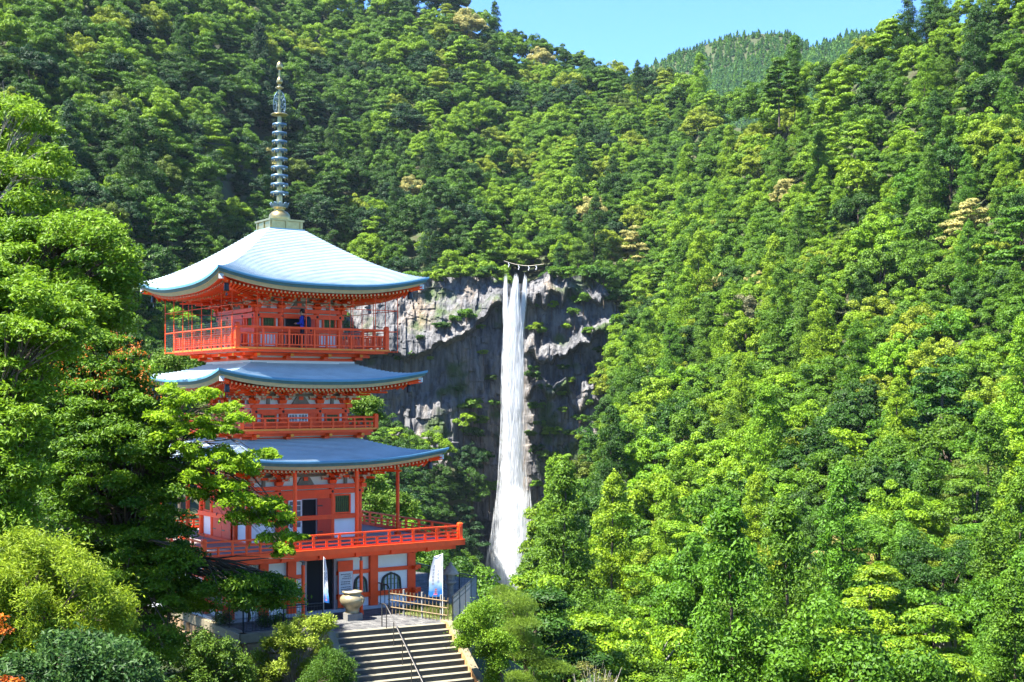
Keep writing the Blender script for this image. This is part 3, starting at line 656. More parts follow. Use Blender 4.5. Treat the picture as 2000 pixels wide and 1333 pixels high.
def balcony(half, zt, base_half, zb, edge=AMBER, fl=RED):
    b = MB(); b.b2(-half-0.10, half+0.10, -half-0.10, half+0.10, zt-0.05, zt, 0); f = b.build('balcony_floor', fl, pg)
    b = MB(); b.b2(-half-0.12, half+0.12, -half-0.12, -half-0.02, zt-0.09, zt-0.012); me = b.mesh('edge_board', edge)
    b = MB(); b.b2(-half-0.05, half+0.05, -half-0.05, -half+0.12, zt-0.20, zt-0.09); me2 = b.mesh('edge_beam', RED)
    b = MB(); b.b2(-base_half-0.06, base_half+0.06, -base_half-0.06, -base_half+0.10, zb, zb+0.13); b.b2(-base_half-0.4, base_half+0.4, -base_half-0.42, -base_half-0.30, zt-0.34, zt-0.20); me3 = b.mesh('base_beam', RED)
    b = MB(); b.box((0, 0, 0), (0.16, 0.9, 0.13)); b.box((0, 0.12, -0.12), (0.22, 0.4, 0.10)); b.box((0, -0.46, 0), (0.14, 0.03, 0.11), 1); me4 = b.mesh('base_bracket', [RED, mat('bracket_gold', (0.72, 0.25, 0.02))])
    for k in range(4):
        e = 0.003*(k % 2)
        link('edge_board', me, f, (0, 0, e), k*HP); link('edge_beam', me2, f, (0, 0, e), k*HP); link('base_beam', me3, f, (0, 0, e), k*HP)
        for a in (-0.98, -0.36, 0.36, 0.98):
            p = Matrix.Rotation(k*HP, 4, 'Z') @ Vector((a*base_half, -base_half-0.30, zt-0.30)); link('base_bracket', me4, f, p, k*HP)
    b = MB(); b.b2(-base_half, base_half, -base_half, base_half, zb-0.3, zt-0.06); b.build('base_wall', PLASTER, pg)
balcony(3.18, 7.86, 2.55, 7.33); rail_side(3.2, (8.31, 8.13, 7.94), 12, 2, 7.86)
balcony(3.55, 11.33, 2.5, 10.80); rail_side(3.55, (12.19, 11.90, 11.45), 12, 2, 11.33, balusters=3)

# --- bird-net frame round the top balcony
nh = 3.92
for k in range(4):
    b = MB()
    for z in (13.05, 12.12, 11.22): b.tube([(-nh, -nh, z), (nh, -nh, z)], 0.016, 5)
    fr = b.build('net_frame', RED, pg, rz=k*HP); n = 7
    pm_ = MB(); pm_.tube([(0, 0, 11.18), (0, 0, 13.72)], 0.018, 5); pme = pm_.mesh('net_pole', RED)
    for i in range(n):
        link('net_pole', pme, fr, (-nh+2*nh*i/n, -nh, 0))
    if k in (3, 2):
        b = MB(); t = 0.0035
        for i in range(71): a = -nh+2*nh*i/70; b.b2(a-t, a+t, -nh-t, -nh+t, 11.22, 12.75)
        for i in range(16): z = 11.3+i*0.095; b.b2(-nh, nh, -nh-t, -nh+t, z-t, z+t)
        b.build('net', mat('net_cord', (0.05, 0.10, 0.09), 0.7), fr, kind='stuff')

# --- deck over the ground floor
dk = MB(); dk.b2(-5.95, 5.95, -5.95, 5.95, 2.80, 2.86); deck = dk.build('deck', WOODD, pg)
b = MB()
bd = MB(); bd.b2(-5.9, 5.9, -0.14, 0.14, 2.862, 2.885); bme = bd.mesh('board', WOODD)
for i in range(12): link('board', bme, deck, (0, -5.78+i*0.285, 0))
b = MB(); b.b2(-6.10, 6.10, -6.10, -5.90, 2.68, 2.93); me = b.mesh('edge_beam', RED)
b = MB(); b.b2(-5.80, 5.80, -5.80, -5.60, 2.50, 2.78); me2 = b.mesh('deck_beam', RED)
b = MB(); b.b2(-0.12, 0.12, -5.78, -4.2, 2.46, 2.70); b.b2(-0.11, 0.11, -5.90, -5.78, 2.50, 2.66); me3 = b.mesh('joist', RED)
for k in range(4):
    e = 0.003*(k % 2); link('edge_beam', me, deck, (0, 0, e), k*HP); link('deck_beam', me2, deck, (0, 0, e), k*HP)
    for a in (-4.4, -2.5, -0.8, 0.9, 2.6, 4.4): link('joist', me3, deck, Matrix.Rotation(k*HP, 4, 'Z') @ Vector((a, 0, e)), k*HP)
rail_side(5.93, (3.50, 3.28, 3.12, 2.97), 20, 2, 2.88, 0.09)
# slender posts from the deck to the first eave
for a, bb in ((-1.55, -4.9), (1.35, -4.9), (4.9, -2.2), (-4.9, -1.5), (4.9, 1.6), (-4.9, 1.5)):
    b = MB(); b.tube([(0, 0, 2.86), (0, 0, 6.2)], 0.085, 12); b.box((0, 0, 2.93), (0.24, 0.24, 0.12)); b.build('eave_post', RED, pg, (a, bb, 0))

# --- ground floor
hg = 4.35
b = MB(); b.b2(-hg, hg, -hg, hg, 0.05, 2.6); b.build('wall', PLASTER, pg)
b = MB(); b.b2(-hg-0.28, hg+0.28, -hg-0.28, hg+0.28, -0.4, 0.13); b.build('base_plinth', mat('plinth', (0.40, 0.41, 0.42), 0.8, var=0.1), pg)
cm = MB(); cm.b2(-0.19, 0.19, -0.19, 0.19, 0.13, 2.52); cme = cm.mesh('column', RED)
for k in range(4):
    for a in (-4.25, -2.75, -1.5, 2.4):
        p = Matrix.Rotation(k*HP, 4, 'Z') @ Vector((a, -hg, 0)); link('column', cme, pg, p, k*HP)
for za, zb, ex, pr in ((2.28, 2.50, 0.25, 0.14), (1.56, 1.72, 0.45, 0.12), (0.52, 0.72, 0.45, 0.12)):
    b = MB(); b.b2(-hg-ex, hg+ex, -hg-pr, -hg+0.02, za, zb); me = b.mesh('beam', RED)
    b = MB(); b.b2(-hg-ex, -0.84, -hg-pr, -hg+0.02, za, zb); b.b2(0.56, hg+ex, -hg-pr, -hg+0.02, za, zb); me0 = b.mesh('beam', RED)
    for k in range(4): link('beam', me0 if (k == 0 and za < 2) else me, pg, (0, 0, 0.003*(k % 2)), k*HP)
b = MB(); b.b2(-0.82, 0.54, -hg-0.02, -hg+0.05, 0.13, 2.26); o = b.build('doorway', INSHADE, pg)  # flat dark slab: the unlit room behind is put in as colour
for xa, xb in ((-0.90, -0.82), (0.46, 0.56)): b = MB(); b.b2(xa, xb, -hg-0.16, -hg+0.02, 0.13, 2.28); b.build('door_frame', mat('frame_mauve', (0.35, 0.27, 0.27)), o)
gd = plank_door(0.60, 1.32, 0.18, 2.18, hg, 0, y=-hg-0.24, ring=False, m=RED, hinge=False)
sg = MB(); sg.b2(0.63, 1.29, -hg-0.295, -hg-0.262, 0.76, 1.72); sign = sg.build('sign_board', SIGNM, gd, label='pale notice board with lines of small dark writing')
b = MB(); rr = random.Random(5); z = 1.60; y = -hg-0.297
for li, (x0, x1) in enumerate([(0.72, 1.22), (0.85, 1.20), (0.78, 1.22), (0, 0), (0.72, 1.18), (0.72, 1.16), (0, 0), (0.72, 1.24), (0.72, 1.24), (0.72, 0.94)]):
    if x1 == 0: b.b2(0.70, 1.22, y-0.002, y+0.004, z+0.028, z+0.034); z -= 0.055; continue
    x = x0
    while x < x1-0.03:
        for q in range(5):
            if rr.random() < 0.5: b.box((x+0.018, y, z-0.018+0.011*q), (0.034, 0.006, 0.006))
            else: b.box((x+0.006+0.008*q, y, z), (0.006, 0.007, 0.045))
        x += 0.05
    z -= 0.088
b.build('writing', INK, sign)

def kato_window(xc, w, z0, z1, k=0):
    """bell-shaped temple window: black cusped frame, green bars, pale pane"""
    hgt = z1-z0
    pr = [(0.50, 0), (0.47, 0.45), (0.45, 0.62), (0.40, 0.74), (0.30, 0.84), (0.18, 0.92), (0.07, 0.96), (0, 1.0)]
    out = [(xc+a*w, z0+b_*hgt) for a, b_ in pr]+[(xc-a*w, z0+b_*hgt) for a, b_ in reversed(pr[:-1])]
    inn = [(xc+a*(w-0.14), z0+0.02+b_*(hgt-0.10)) for a, b_ in pr]+[(xc-a*(w-0.14), z0+0.02+b_*(hgt-0.10)) for a, b_ in reversed(pr[:-1])]
    y0 = -hg-0.09; y1 = -hg+0.01; n = len(out); b = MB()
    vs = [(x, y0, z) for x, z in out]+[(x, y0, z) for x, z in inn]+[(x, y1, z) for x, z in out]+[(x, y1, z) for x, z in inn]
    fs = []
    for i in range(n-1):
        fs += [(i, i+1, n+i+1, n+i), (i+1, i, 2*n+i, 2*n+i+1), (n+i, n+i+1, 3*n+i+1, 3*n+i)]
    b.add(vs, fs); wdw = b.build('window', BLACK, pg, rz=k*HP)
    b = MB(); b.add([(x, -hg-0.012, z) for x, z in inn], [tuple(range(n))]); b.build('pane', mat('pane_pale', (0.45, 0.52, 0.62), 0.2, var=0.15), wdw)
    nb = 5 if w > 0.8 else 3
    for i in range(nb):
        x = xc-(w-0.14)/2+(w-0.14)*(i+0.5)/nb; zt = z0+hgt*(0.93 if abs(x-xc) < 0.2*w else 0.74)
        b = MB(); b.b2(x-0.022, x+0.022, -hg-0.06, -hg-0.02, z0+0.02, zt); b.build('bar', GREEN, wdw)
    b = MB()
    for zz in (0.33, 0.62): b.b2(xc-w*0.40, xc+w*0.40, -hg-0.045, -hg-0.018, z0+zz*hgt-0.012, z0+zz*hgt+0.012)
    b.build('crossbar', GREYW, wdw)
for k in (0, 1, 3):
    kato_window(3.32, 1.02, 0.72, 1.50, k); kato_window(-3.5, 0.9, 0.72, 1.50, k)
kato_window(1.80, 0.68, 0.66, 1.50); kato_window(-2.12, 0.8, 0.72, 1.5)
# rain pipes with dark spouts
for a in (-1.52, 1.18):
    b = MB(); b.tube([(a, -5.62, 0.0), (a, -5.62, 2.28)], 0.075, 12); b.tube([(a, -5.62, 0), (a, -5.62, 0.16)], 0.10, 12); pp = b.build('rain_pipe', RED, pg)
    b = MB(); b.tube([(a, -5.62, 2.28), (a, -5.62, 2.42), (a-0.16, -5.66, 2.50), (a-0.42, -5.74, 2.60)], 0.06, 8); b.build('spout', mat('pipe_grey', (0.12, 0.12, 0.13), 0.4), pp)

# --- finial
fin = MB(); fin.b2(-0.86, 0.86, -0.86, 0.86, 16.68, 16.78, 1); fin.b2(-0.76, 0.76, -0.76, 0.76, 16.78, 17.12, 0); fin.b2(-0.84, 0.84, -0.84, 0.84, 17.12, 17.20, 0)
fo = fin.build('finial', [BRONZE, mat('finial_foot', (0.20, 0.33, 0.38))], pg)
b = MB()
for a in (-0.70, 0, 0.70): b.b2(a-0.05, a+0.05, -0.80, -0.755, 16.78, 17.12)
me = b.mesh('base_rib', BRONZE)
for k in range(4): link('base_rib', me, fo, rz=k*HP)
b = MB(); b.lathe([(0.46, 17.20), (0.49, 17.32), (0.46, 17.48), (0.36, 17.60), (0.24, 17.66), (0.20, 17.69), (0.28, 17.76), (0.31, 17.84), (0.20, 17.86)], n=28); b.build('bowl', BRONZE, fo)
for i in range(10):
    an = 2*math.pi*i/10; b = MB(); pts = []
    for t in range(9):
        q = math.pi*t/8; pts.append(((0.33+0.10*math.sin(q))*1.0, -0.11*math.cos(q), 17.82+0.20*math.sin(q)))
    b.tube(pts, 0.018, 5); b.add([(0.33+0.10*math.sin(math.pi*t/8), -0.11*math.cos(math.pi*t/8), 17.82+0.20*math.sin(math.pi*t/8)) for t in range(9)], [tuple(range(9))]); b.build('petal', RINGM, fo, rz=an)
b = MB(); b.lathe([(0.14, 17.84), (0.12, 18.6), (0.09, 21.8), (0.08, 22.0), (0.06, 23.2), (0.05, 23.5), (0.03, 24.3)], n=14); b.build('shaft', BRONZE, fo)
for i in range(9):
    z = 18.46+(21.57-18.46)*i/8; ro = 0.40-0.011*i; b = MB()
    b.lathe([(ro-0.05, -0.05), (ro, -0.055), (ro+0.012, 0), (ro, 0.055), (ro-0.05, 0.05), (ro-0.05, -0.05)], (0, 0, z), 28)
    for q in range(8): an = 2*math.pi*q/8; b.tube([(0.10*math.cos(an), 0.10*math.sin(an), z), (ro*math.cos(an), ro*math.sin(an), z)], 0.018, 5)
    b.lathe([(0.15, -0.09), (0.165, 0), (0.15, 0.09)], (0, 0, z), 12)
    b.build('ring', RINGM, fo)
    b = MB()
    for q in range(8):
        an = 2*math.pi*(q+0.5)/8; b.lathe([(0.0, -0.05), (0.016, -0.06), (0.028, -0.14), (0.0, -0.14)], ((ro-0.02)*math.cos(an), (ro-0.02)*math.sin(an), z), 6)
    b.build('ring_bells', BRONZE, fo, kind='stuff')
b = MB(); b.lathe([(0.0, 21.99), (0.36, 22.0), (0.40, 22.03), (0.36, 22.06), (0.0, 22.06)], n=24); b.build('plate', BRONZE, fo)
for k in range(4):                                             # water-flame openwork
    b = MB()
    outl = [(0.06, 22.08), (0.30, 22.10), (0.38, 22.35), (0.37, 22.62), (0.29, 22.86), (0.17, 23.04), (0.05, 23.12)]
    b.tube([(x, 0, z) for x, z in outl], 0.013, 5)
    rr = random.Random(k)
    for i in range(26):
        z = 22.14+0.86*rr.random(); mx_ = np.interp(z, [22.08, 22.35, 22.62, 22.86, 23.1], [0.30, 0.37, 0.35, 0.27, 0.06]); x = 0.07+(mx_-0.08)*rr.random(); r0 = 0.035+0.03*rr.random(); a0 = rr.random()*6
        b.tube([(x+r0*(1-t/9)*math.cos(a0+t*0.75), 0, z+r0*(1-t/9)*math.sin(a0+t*0.75)) for t in range(8)], 0.010, 4)
    b.build('flame', RINGM, fo, rz=k*HP+R(20))
b = MB(); b.lathe([(0.03, 23.16), (0.12, 23.20), (0.20, 23.26), (0.12, 23.30), (0.05, 23.33)], n=16); b.build('crown', BRONZE, fo)
b = MB(); b.lathe([(0.0, 23.38), (0.11, 23.44), (0.145, 23.55), (0.10, 23.66), (0.03, 23.74), (0.028, 24.06)], n=18); b.build('ball', BRONZE, fo)
b = MB(); b.lathe([(0.03, 24.04), (0.11, 24.10), (0.145, 24.22), (0.12, 24.34), (0.05, 24.43), (0.0, 24.48)], n=18); b.build('jewel', BRONZE, fo)
# ------------------------------------------------------------------ terrace, stairs, fences
def sett_mat():
    m = bpy.data.materials.new('granite_setts'); m.use_nodes = True; nt = m.node_tree; N = nt.nodes; L = nt.links; b = N['Principled BSDF']; b.inputs['Roughness'].default_value = 0.8
    tc = N.new('ShaderNodeTexCoord'); mp = N.new('ShaderNodeMapping'); mp.inputs['Rotation'].default_value = (0, 0, R(20)); L.new(tc.outputs['Object'], mp.inputs[0])
    nz = N.new('ShaderNodeTexNoise'); nz.inputs['Scale'].default_value = 0.8; L.new(mp.outputs[0], nz.inputs['Vector'])
    ad = N.new('ShaderNodeVectorMath'); ad.operation = 'MULTIPLY_ADD'; L.new(nz.outputs['Color'], ad.inputs[0]); ad.inputs[1].default_value = (0.5, 0.5, 0); L.new(mp.outputs[0], ad.inputs[2])
    br = N.new('ShaderNodeTexBrick'); br.inputs['Scale'].default_value = 1.0; br.inputs['Brick Width'].default_value = 0.30; br.inputs['Row Height'].default_value = 0.15; br.inputs['Mortar Size'].default_value = 0.012
    br.inputs['Color1'].default_value = (0.035, 0.035, 0.038, 1); br.inputs['Color2'].default_value = (0.14, 0.138, 0.13, 1); br.inputs['Mortar'].default_value = (0.025, 0.025, 0.025, 1); br.inputs['Bias'].default_value = 0.0
    L.new(ad.outputs[0], br.inputs['Vector']); L.new(br.outputs['Color'], b.inputs['Base Color'])
    bp = N.new('ShaderNodeBump'); bp.inputs['Strength'].default_value = 0.4; bp.inputs['Distance'].default_value = 0.01; L.new(br.outputs['Fac'], bp.inputs['Height']); bp.invert = True; L.new(bp.outputs[0], b.inputs['Normal'])
    return m
SA = R(27.0); SE = Vector((math.cos(SA), math.sin(SA), 0)); SN = Vector((math.sin(SA), -math.cos(SA), 0))
TL = Vector((-6.98, 51.55, 0)); SW_ = 4.80; TR = TL+SE*SW_
A = Vector((-10.5, 51.45, 0)); FE = A+SE*3.25; B = Vector((-15.4, 59.0, 0))
poly = [A, FE, TL, TR, TR+Vector((0.35, 0.2, 0)), Vector((-1.5, 60.5, 0)), Vector((-2.0, 67, 0)), Vector((-8, 72, 0)), Vector((-20, 66, 0)), B]
mb = MB(); mb.prism([(p.x, p.y) for p in poly], -0.16, 0.0); mb.build('terrace', sett_mat(), kind='structure', label='terrace paved with grey and white stone setts')
cen = Vector((-9, 60, 0))
mb = MB(); mb.prism([((p+(cen-p).normalized()*0.22).x, (p+(cen-p).normalized()*0.22).y) for p in poly], -7.0, -0.15)
rw = thing('retaining_wall', 'tan stone retaining wall with concrete coping below the black fence', 'wall', (0, 0, 0))
mb.build('wall_core', mat('wall_joint', (0.10, 0.085, 0.06), 0.95, var=0.3), rw)
rs = random.Random(3)
def stone_face(p, q, z0, z1):
    d = (q-p); L_ = d.length; d.normalize(); nrm = Vector((d.y, -d.x, 0)); 
    if (p+nrm-cen).length < (p-cen).length: nrm = -nrm
    z = z1; 
    while z > z0:
        hh = rs.uniform(0.42, 0.68); s = -rs.random()*0.4
        while s < L_:
            w = rs.uniform(0.5, 1.1); s1 = min(s+w, L_); s0 = max(0, s)
            if s1-s0 > 0.12:
                g = 0.025; pr = rs.uniform(0.02, 0.13); b = MB(); k = [rs.uniform(-0.05, 0.05) for _ in range(8)]
                c = [(s0+g+abs(k[0]), z-hh+g+k[1]*0.5), (s1-g-abs(k[2]), z-hh+g+k[3]*0.5), (s1-g-abs(k[4]), z-g), (s0+g+abs(k[6]), z-g)]
                mid = ((s0+s1)/2, z-hh/2); vs = []
                for off, sc_ in ((-0.28, 1.0), (pr*0.55, 1.0), (pr+0.06, 0.72)):
                    for a, zz in c: aa = mid[0]+(a-mid[0])*sc_; z_ = mid[1]+(zz-mid[1])*sc_; vs.append(p+d*aa+nrm*(off+0.02)+Vector((0, 0, z_)))
                b.add(vs, [(0, 1, 5, 4), (1, 2, 6, 5), (2, 3, 7, 6), (3, 0, 4, 7), (4, 5, 9, 8), (5, 6, 10, 9), (6, 7, 11, 10), (7, 4, 8, 11), (8, 9, 10, 11)])
                b.build('stone', WALLST, rw)
            s += w
        z -= hh
stone_face(B, A, -3.2, -0.34); stone_face(A, FE, -3.2, -0.34)
for p, q in ((B, A), (A, FE), (FE, TL)):
    d = (q-p).normalized(); b = MB(); m_ = (p+q)/2; b.box((m_.x, m_.y, -0.168), ((q-p).length+0.24, 0.36, 0.35), rz=math.atan2(d.y, d.x)); b.build('coping', CONC, rw)
# stairs
st = thing('stone_stairs', 'wide flight of pale stone stairs with dark risers descending from the terrace', 'stairs', TL, SA)
RISE, RUN = 0.192, 0.30
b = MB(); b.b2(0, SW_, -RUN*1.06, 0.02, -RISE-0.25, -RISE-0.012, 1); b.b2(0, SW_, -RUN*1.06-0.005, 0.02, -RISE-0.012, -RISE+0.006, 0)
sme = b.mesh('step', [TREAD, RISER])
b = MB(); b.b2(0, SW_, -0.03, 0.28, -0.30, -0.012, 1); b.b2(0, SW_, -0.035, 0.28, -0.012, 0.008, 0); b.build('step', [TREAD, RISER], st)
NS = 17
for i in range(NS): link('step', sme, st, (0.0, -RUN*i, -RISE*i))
for sx in (-0.16, SW_+0.16):
    b = MB(); L_ = RUN*NS; x0, x1 = sx-0.15, sx+0.15; D_ = RISE*NS
    vs = [(x0, 0.5, 0.09), (x1, 0.5, 0.09), (x1, -0.15, 0.09), (x0, -0.15, 0.09), (x1, -L_, -D_+0.16), (x0, -L_, -D_+0.16), (x0, 0.5, -3.5), (x1, 0.5, -3.5), (x1, -L_, -D_-3), (x0, -L_, -D_-3)]
    b.add(vs, [(0, 3, 2, 1), (3, 5, 4, 2), (5, 9, 8, 4)], 0); b.add(vs, [(1, 2, 4, 8, 7), (3, 0, 6, 9, 5), (0, 1, 7, 6)], 1); b.build('side_wall', [CONC, STAIN], st)
hr = thing('handrail', 'thin dark metal handrail running down the middle of the stone stairs', 'handrail', TL, SA)
xh = 2.25; rail = [(xh, 0.55, 0.0), (xh, 0.55, 0.88), (xh, 0.50, 0.94), (xh, 0.20, 0.94), (xh, 0.08, 0.90)]+[(xh, -RUN*i, 0.90-RISE*i-0.02) for i in (1, NS)]
b = MB(); b.tube(rail, 0.026, 8); b.build('rail', mat('steel_dark', (0.09, 0.085, 0.08), 0.35, metal=0.7), hr)
for i in (-0.2, 2.4, 5.4, 8.4, 11.4, 14.4):
    z = -RISE*i; b = MB(); b.tube([(xh, -RUN*i, z-0.30 if i > 0 else 0), (xh, -RUN*i, 0.90+z)], 0.02, 6); b.build('post', MAT['steel_dark'], hr)

def picket_fence(name, label, pts, h=0.95, sp=0.12, pmat=BLACK, pr=0.009, post_every=1.45, toprail=0.03, low=0.07, mid=None):
    t = thing(name, label, 'fence', pts[0])
    o = pts[0]; pk = MB(); pk.tube([(0, 0, low), (0, 0, h-0.05)], pr, 5); pme = pk.mesh('picket', pmat)
    po = MB(); po.b2(-0.025, 0.025, -0.025, 0.025, -0.15, h); pome = po.mesh('post', BLACK)
    for p, q in zip(pts[:-1], pts[1:]):
        d = q-p; L_ = d.length; u = d.normalized(); b = MB()
        b.tube([p-o+Vector((0, 0, h)), q-o+Vector((0, 0, h))], toprail, 6)
        for z in (low, h-0.10)+((mid,) if mid else ()): b.tube([p-o+Vector((0, 0, z)), q-o+Vector((0, 0, z))], 0.016, 5)
        b.build('rail', BLACK, t); n = max(1, round(L_/post_every))
        for i in range(n+1): link('post', pome, t, p-o+u*(L_*i/n))
        n = int(L_/sp)
        for i in range(1, n): link('picket', pme, t, p-o+u*(L_*i/n))
    return t
inn_ = (cen-A).normalized()*0.10
picket_fence('metal_fence', 'low black metal picket fence on the tan stone retaining wall', [B+inn_, A+inn_, FE+inn_])
RP = Vector((-2.42, 53.95, 0)); RQ = Vector((-1.62, 60.2, 0))
picket_fence('metal_fence', 'black railing with fine grey bars beside the stone lantern', [RP, RQ], 1.08, 0.09, mat('grey_bar', (0.20, 0.22, 0.23), 0.5), 0.014, mid=0.80)
picket_fence('metal_fence', 'dark railing behind the stone lantern at the terrace edge', [RQ, Vector((-4.9, 65.6, 0))], 1.0, 0.14)

# bamboo fence
P0 = Vector((-5.25, 56.2, 0)); P1 = Vector((-2.62, 53.95, 0)); bf = thing('bamboo_fence', 'pale bamboo lattice fence between the black hoop barrier and the stairs', 'fence', P0)
u = (P1-P0).normalized(); L_ = (P1-P0).length; nrm = Vector((u.y, -u.x, 0))
for z in (0.30, 0.60, 0.88):
    b = MB(); b.tube([nrm*0.03+Vector((0, 0, z)), u*L_+nrm*0.03+Vector((0, 0, z))], 0.022, 8); b.build('rail', BAMBOO, bf)
pk = MB(); pk.tube([(0, 0, 0), (0, 0, 1.02)], 0.018, 7); pme = pk.mesh('pole', BAMBOO); pk = MB(); pk.tube([(0, 0, 0), (0, 0, 1.10)], 0.045, 9); pme2 = pk.mesh('post', mat('grey_post', (0.20, 0.195, 0.18), 0.7, var=0.2))
for i in range(17):
    big = i in (4, 9, 14); o_ = link('post' if big else 'pole', pme2 if big else pme, bf, u*(L_*i/16)-nrm*(0.045 if big else 0.012))
# hoop barrier
h0 = Vector((-5.95, 58.0, 0)); h1_ = Vector((-5.30, 57.0, 0)); hb = thing('hoop_barrier', 'black tubular hoop barrier with upright bars by the bamboo fence', 'barrier', h0)
d = h1_-h0; b = MB(); path = [Vector((0, 0, 0)), Vector((0, 0, 0.95)), d*0.06+Vector((0, 0, 1.04)), d*0.18+Vector((0, 0, 1.08)), d*0.82+Vector((0, 0, 1.08)), d*0.94+Vector((0, 0, 1.04)), d+Vector((0, 0, 0.95)), d]
b.tube(path, 0.03, 8); b.build('hoop', BLACK, hb)
for k in (0.33, 0.66):
    b = MB(); b.tube([d*k+Vector((0, 0, 0.2)), d*k+Vector((0, 0, 1.08))], 0.016, 6); b.build('bar', BLACK, hb)
b = MB(); b.tube([Vector((0, 0, 0.2)), d+Vector((0, 0, 0.2))], 0.018, 6); b.build('bar', BLACK, hb)
# grass behind the bamboo fence
def grass(poly, n, name, label):
    a = np.array([(p.x, p.y) for p in poly]); pts = []
    while len(pts) < n:
        w = RNG.dirichlet(np.ones(len(a))); pts.append(w@a)
    pts = np.array(pts); P = np.c_[pts, np.full(n, 0.0)]; hgt = RNG.uniform(0.08, 0.22, n); lean = RNG.normal(size=(n, 2))*0.05; sd = unit(np.c_[RNG.normal(size=(n, 2)), np.zeros(n)])*0.012
    tip = P+np.c_[lean, hgt]; V = np.stack([P-sd, P+sd, tip+sd*0.2, tip-sd*0.2], 1).reshape(-1, 3)
    me = np_mesh(name, V, np.arange(4*n).reshape(n, 4), leaf_mat('grass_blades', [(0.06, 0.09, 0.015), (0.16, 0.18, 0.04)]), {'tint': np.repeat(RNG.random(n), 4)})
    link(name, me, kind='stuff', label=label)
grass([P0+Vector((0.25, 0.35, 0)), P1+Vector((0.1, 0.35, 0)), Vector((-2.0, 58.2, 0)), Vector((-4.2, 58.4, 0))], 3500, 'grass', 'short grass strip behind the bamboo fence')
mb = MB(); gp = [P0+Vector((0.2, 0.25, 0)), P1+Vector((0.05, 0.25, 0)), Vector((-1.9, 58.3, 0)), Vector((-4.3, 58.5, 0))]
mb.prism([(p.x, p.y) for p in gp], -0.02, 0.012); mb.build('lawn', mat('lawn_soil', (0.10, 0.12, 0.03), 0.95, var=0.4, vscale=4), kind='structure', label='small strip of grassy soil on the terrace')

# urn
ut = thing('incense_urn', 'large pale bronze incense urn on a square stone block before the doorway', 'urn', (-6.62, 54.75, 0), R(28))
b = MB(); b.box((0, 0, 0.14), (0.66, 0.66, 0.28)); b.build('block', STONE, ut)
b = MB(); b.lathe([(0.0, 0.28), (0.30, 0.28), (0.28, 0.33), (0.27, 0.42), (0.33, 0.52), (0.47, 0.66), (0.52, 0.80), (0.50, 0.92), (0.42, 1.0), (0.36, 1.03), (0.36, 1.08), (0.42, 1.13), (0.42, 1.17), (0.36, 1.17), (0.33, 1.05), (0.0, 1.0)], n=36); b.build('bowl', PORC, ut)
b = MB(); b.lathe([(0.33, 1.06), (0.34, 1.14), (0.0, 1.12)], n=24); b.build('ash', mat('ash', (0.35, 0.34, 0.32), 0.95, var=0.3, vscale=20), ut)
for an in (-60, 120):
    b = MB(); c_, s_ = math.cos(R(an)), math.sin(R(an)); b.tube([(0.48*c_, 0.48*s_, 0.72), (0.57*c_, 0.57*s_, 0.80), (0.55*c_, 0.55*s_, 0.92), (0.44*c_, 0.44*s_, 0.98)], 0.035, 8); b.build('handle', PORC, ut)

# stone lantern
lt = thing('stone_lantern', 'weathered stone lantern with domed cap standing behind the banner', 'lantern', (-2.75, 59.0, 0))
LST = mat('lantern_stone', (0.20, 0.19, 0.17), 0.9, var=0.35, vscale=7, bump=0.3)
b = MB(); b.lathe([(0.30, 0), (0.30, 0.12), (0.22, 0.20), (0.14, 0.24), (0.13, 0.80), (0.17, 0.86)], n=10, sm=False); b.build('pillar', LST, lt)
b = MB(); b.lathe([(0.17, 0.86), (0.27, 0.92), (0.27, 1.0), (0.17, 1.02)], n=10, sm=False); b.build('shelf', LST, lt)
b = MB(); b.lathe([(0.19, 1.02), (0.19, 1.30)], n=6, sm=False); b.build('fire_box', LST, lt)
b = MB(); b.lathe([(0.0, 1.28), (0.38, 1.30), (0.36, 1.36), (0.26, 1.52), (0.17, 1.66), (0.08, 1.70)], n=12); b.build('cap', mat('lantern_cap', (0.30, 0.25, 0.19), 0.9, var=0.3, vscale=7, bump=0.3), lt)
b = MB(); b.lathe([(0.07, 1.69), (0.10, 1.74), (0.08, 1.80), (0.0, 1.87)], n=10); b.build('finial', LST, lt)

# banners
def banner_mat():
    m = bpy.data.materials.new('banner_print'); m.use_nodes = True; nt = m.node_tree; N = nt.nodes; L = nt.links; b = N['Principled BSDF']; b.inputs['Roughness'].default_value = 0.8
    at = N.new('ShaderNodeAttribute'); at.attribute_name = 'down'; tc = N.new('ShaderNodeTexCoord'); nz = N.new('ShaderNodeTexNoise'); nz.inputs['Scale'].default_value = 5; nz.inputs['Detail'].default_value = 5; L.new(tc.outputs['Object'], nz.inputs['Vector'])
    a = N.new('ShaderNodeMath'); a.operation = 'MULTIPLY_ADD'; L.new(nz.outputs[0], a.inputs[0]); a.inputs[1].default_value = 0.25; L.new(at.outputs['Fac'], a.inputs[2])
    r = N.new('ShaderNodeValToRGB'); L.new(a.outputs[0], r.inputs[0]); e = r.color_ramp.elements
    e[0].position = 0.72; e[0].color = (0.80, 0.80, 0.80, 1); e[1].position = 1.0; e[1].color = (0.03, 0.22, 0.62, 1); q = e.new(0.82); q.color = (0.42, 0.60, 0.80, 1)
    L.new(r.outputs[0], b.inputs['Base Color'])
    t = N.new('ShaderNodeBsdfTranslucent'); L.new(r.outputs[0], t.inputs[0]); ms = N.new('ShaderNodeMixShader'); ms.inputs[0].default_value = 0.35; L.new(b.outputs[0], ms.inputs[1]); L.new(t.outputs[0], ms.inputs[2]); L.new(ms.outputs[0], N['Material Output'].inputs['Surface'])
    return m
BAN = banner_mat()
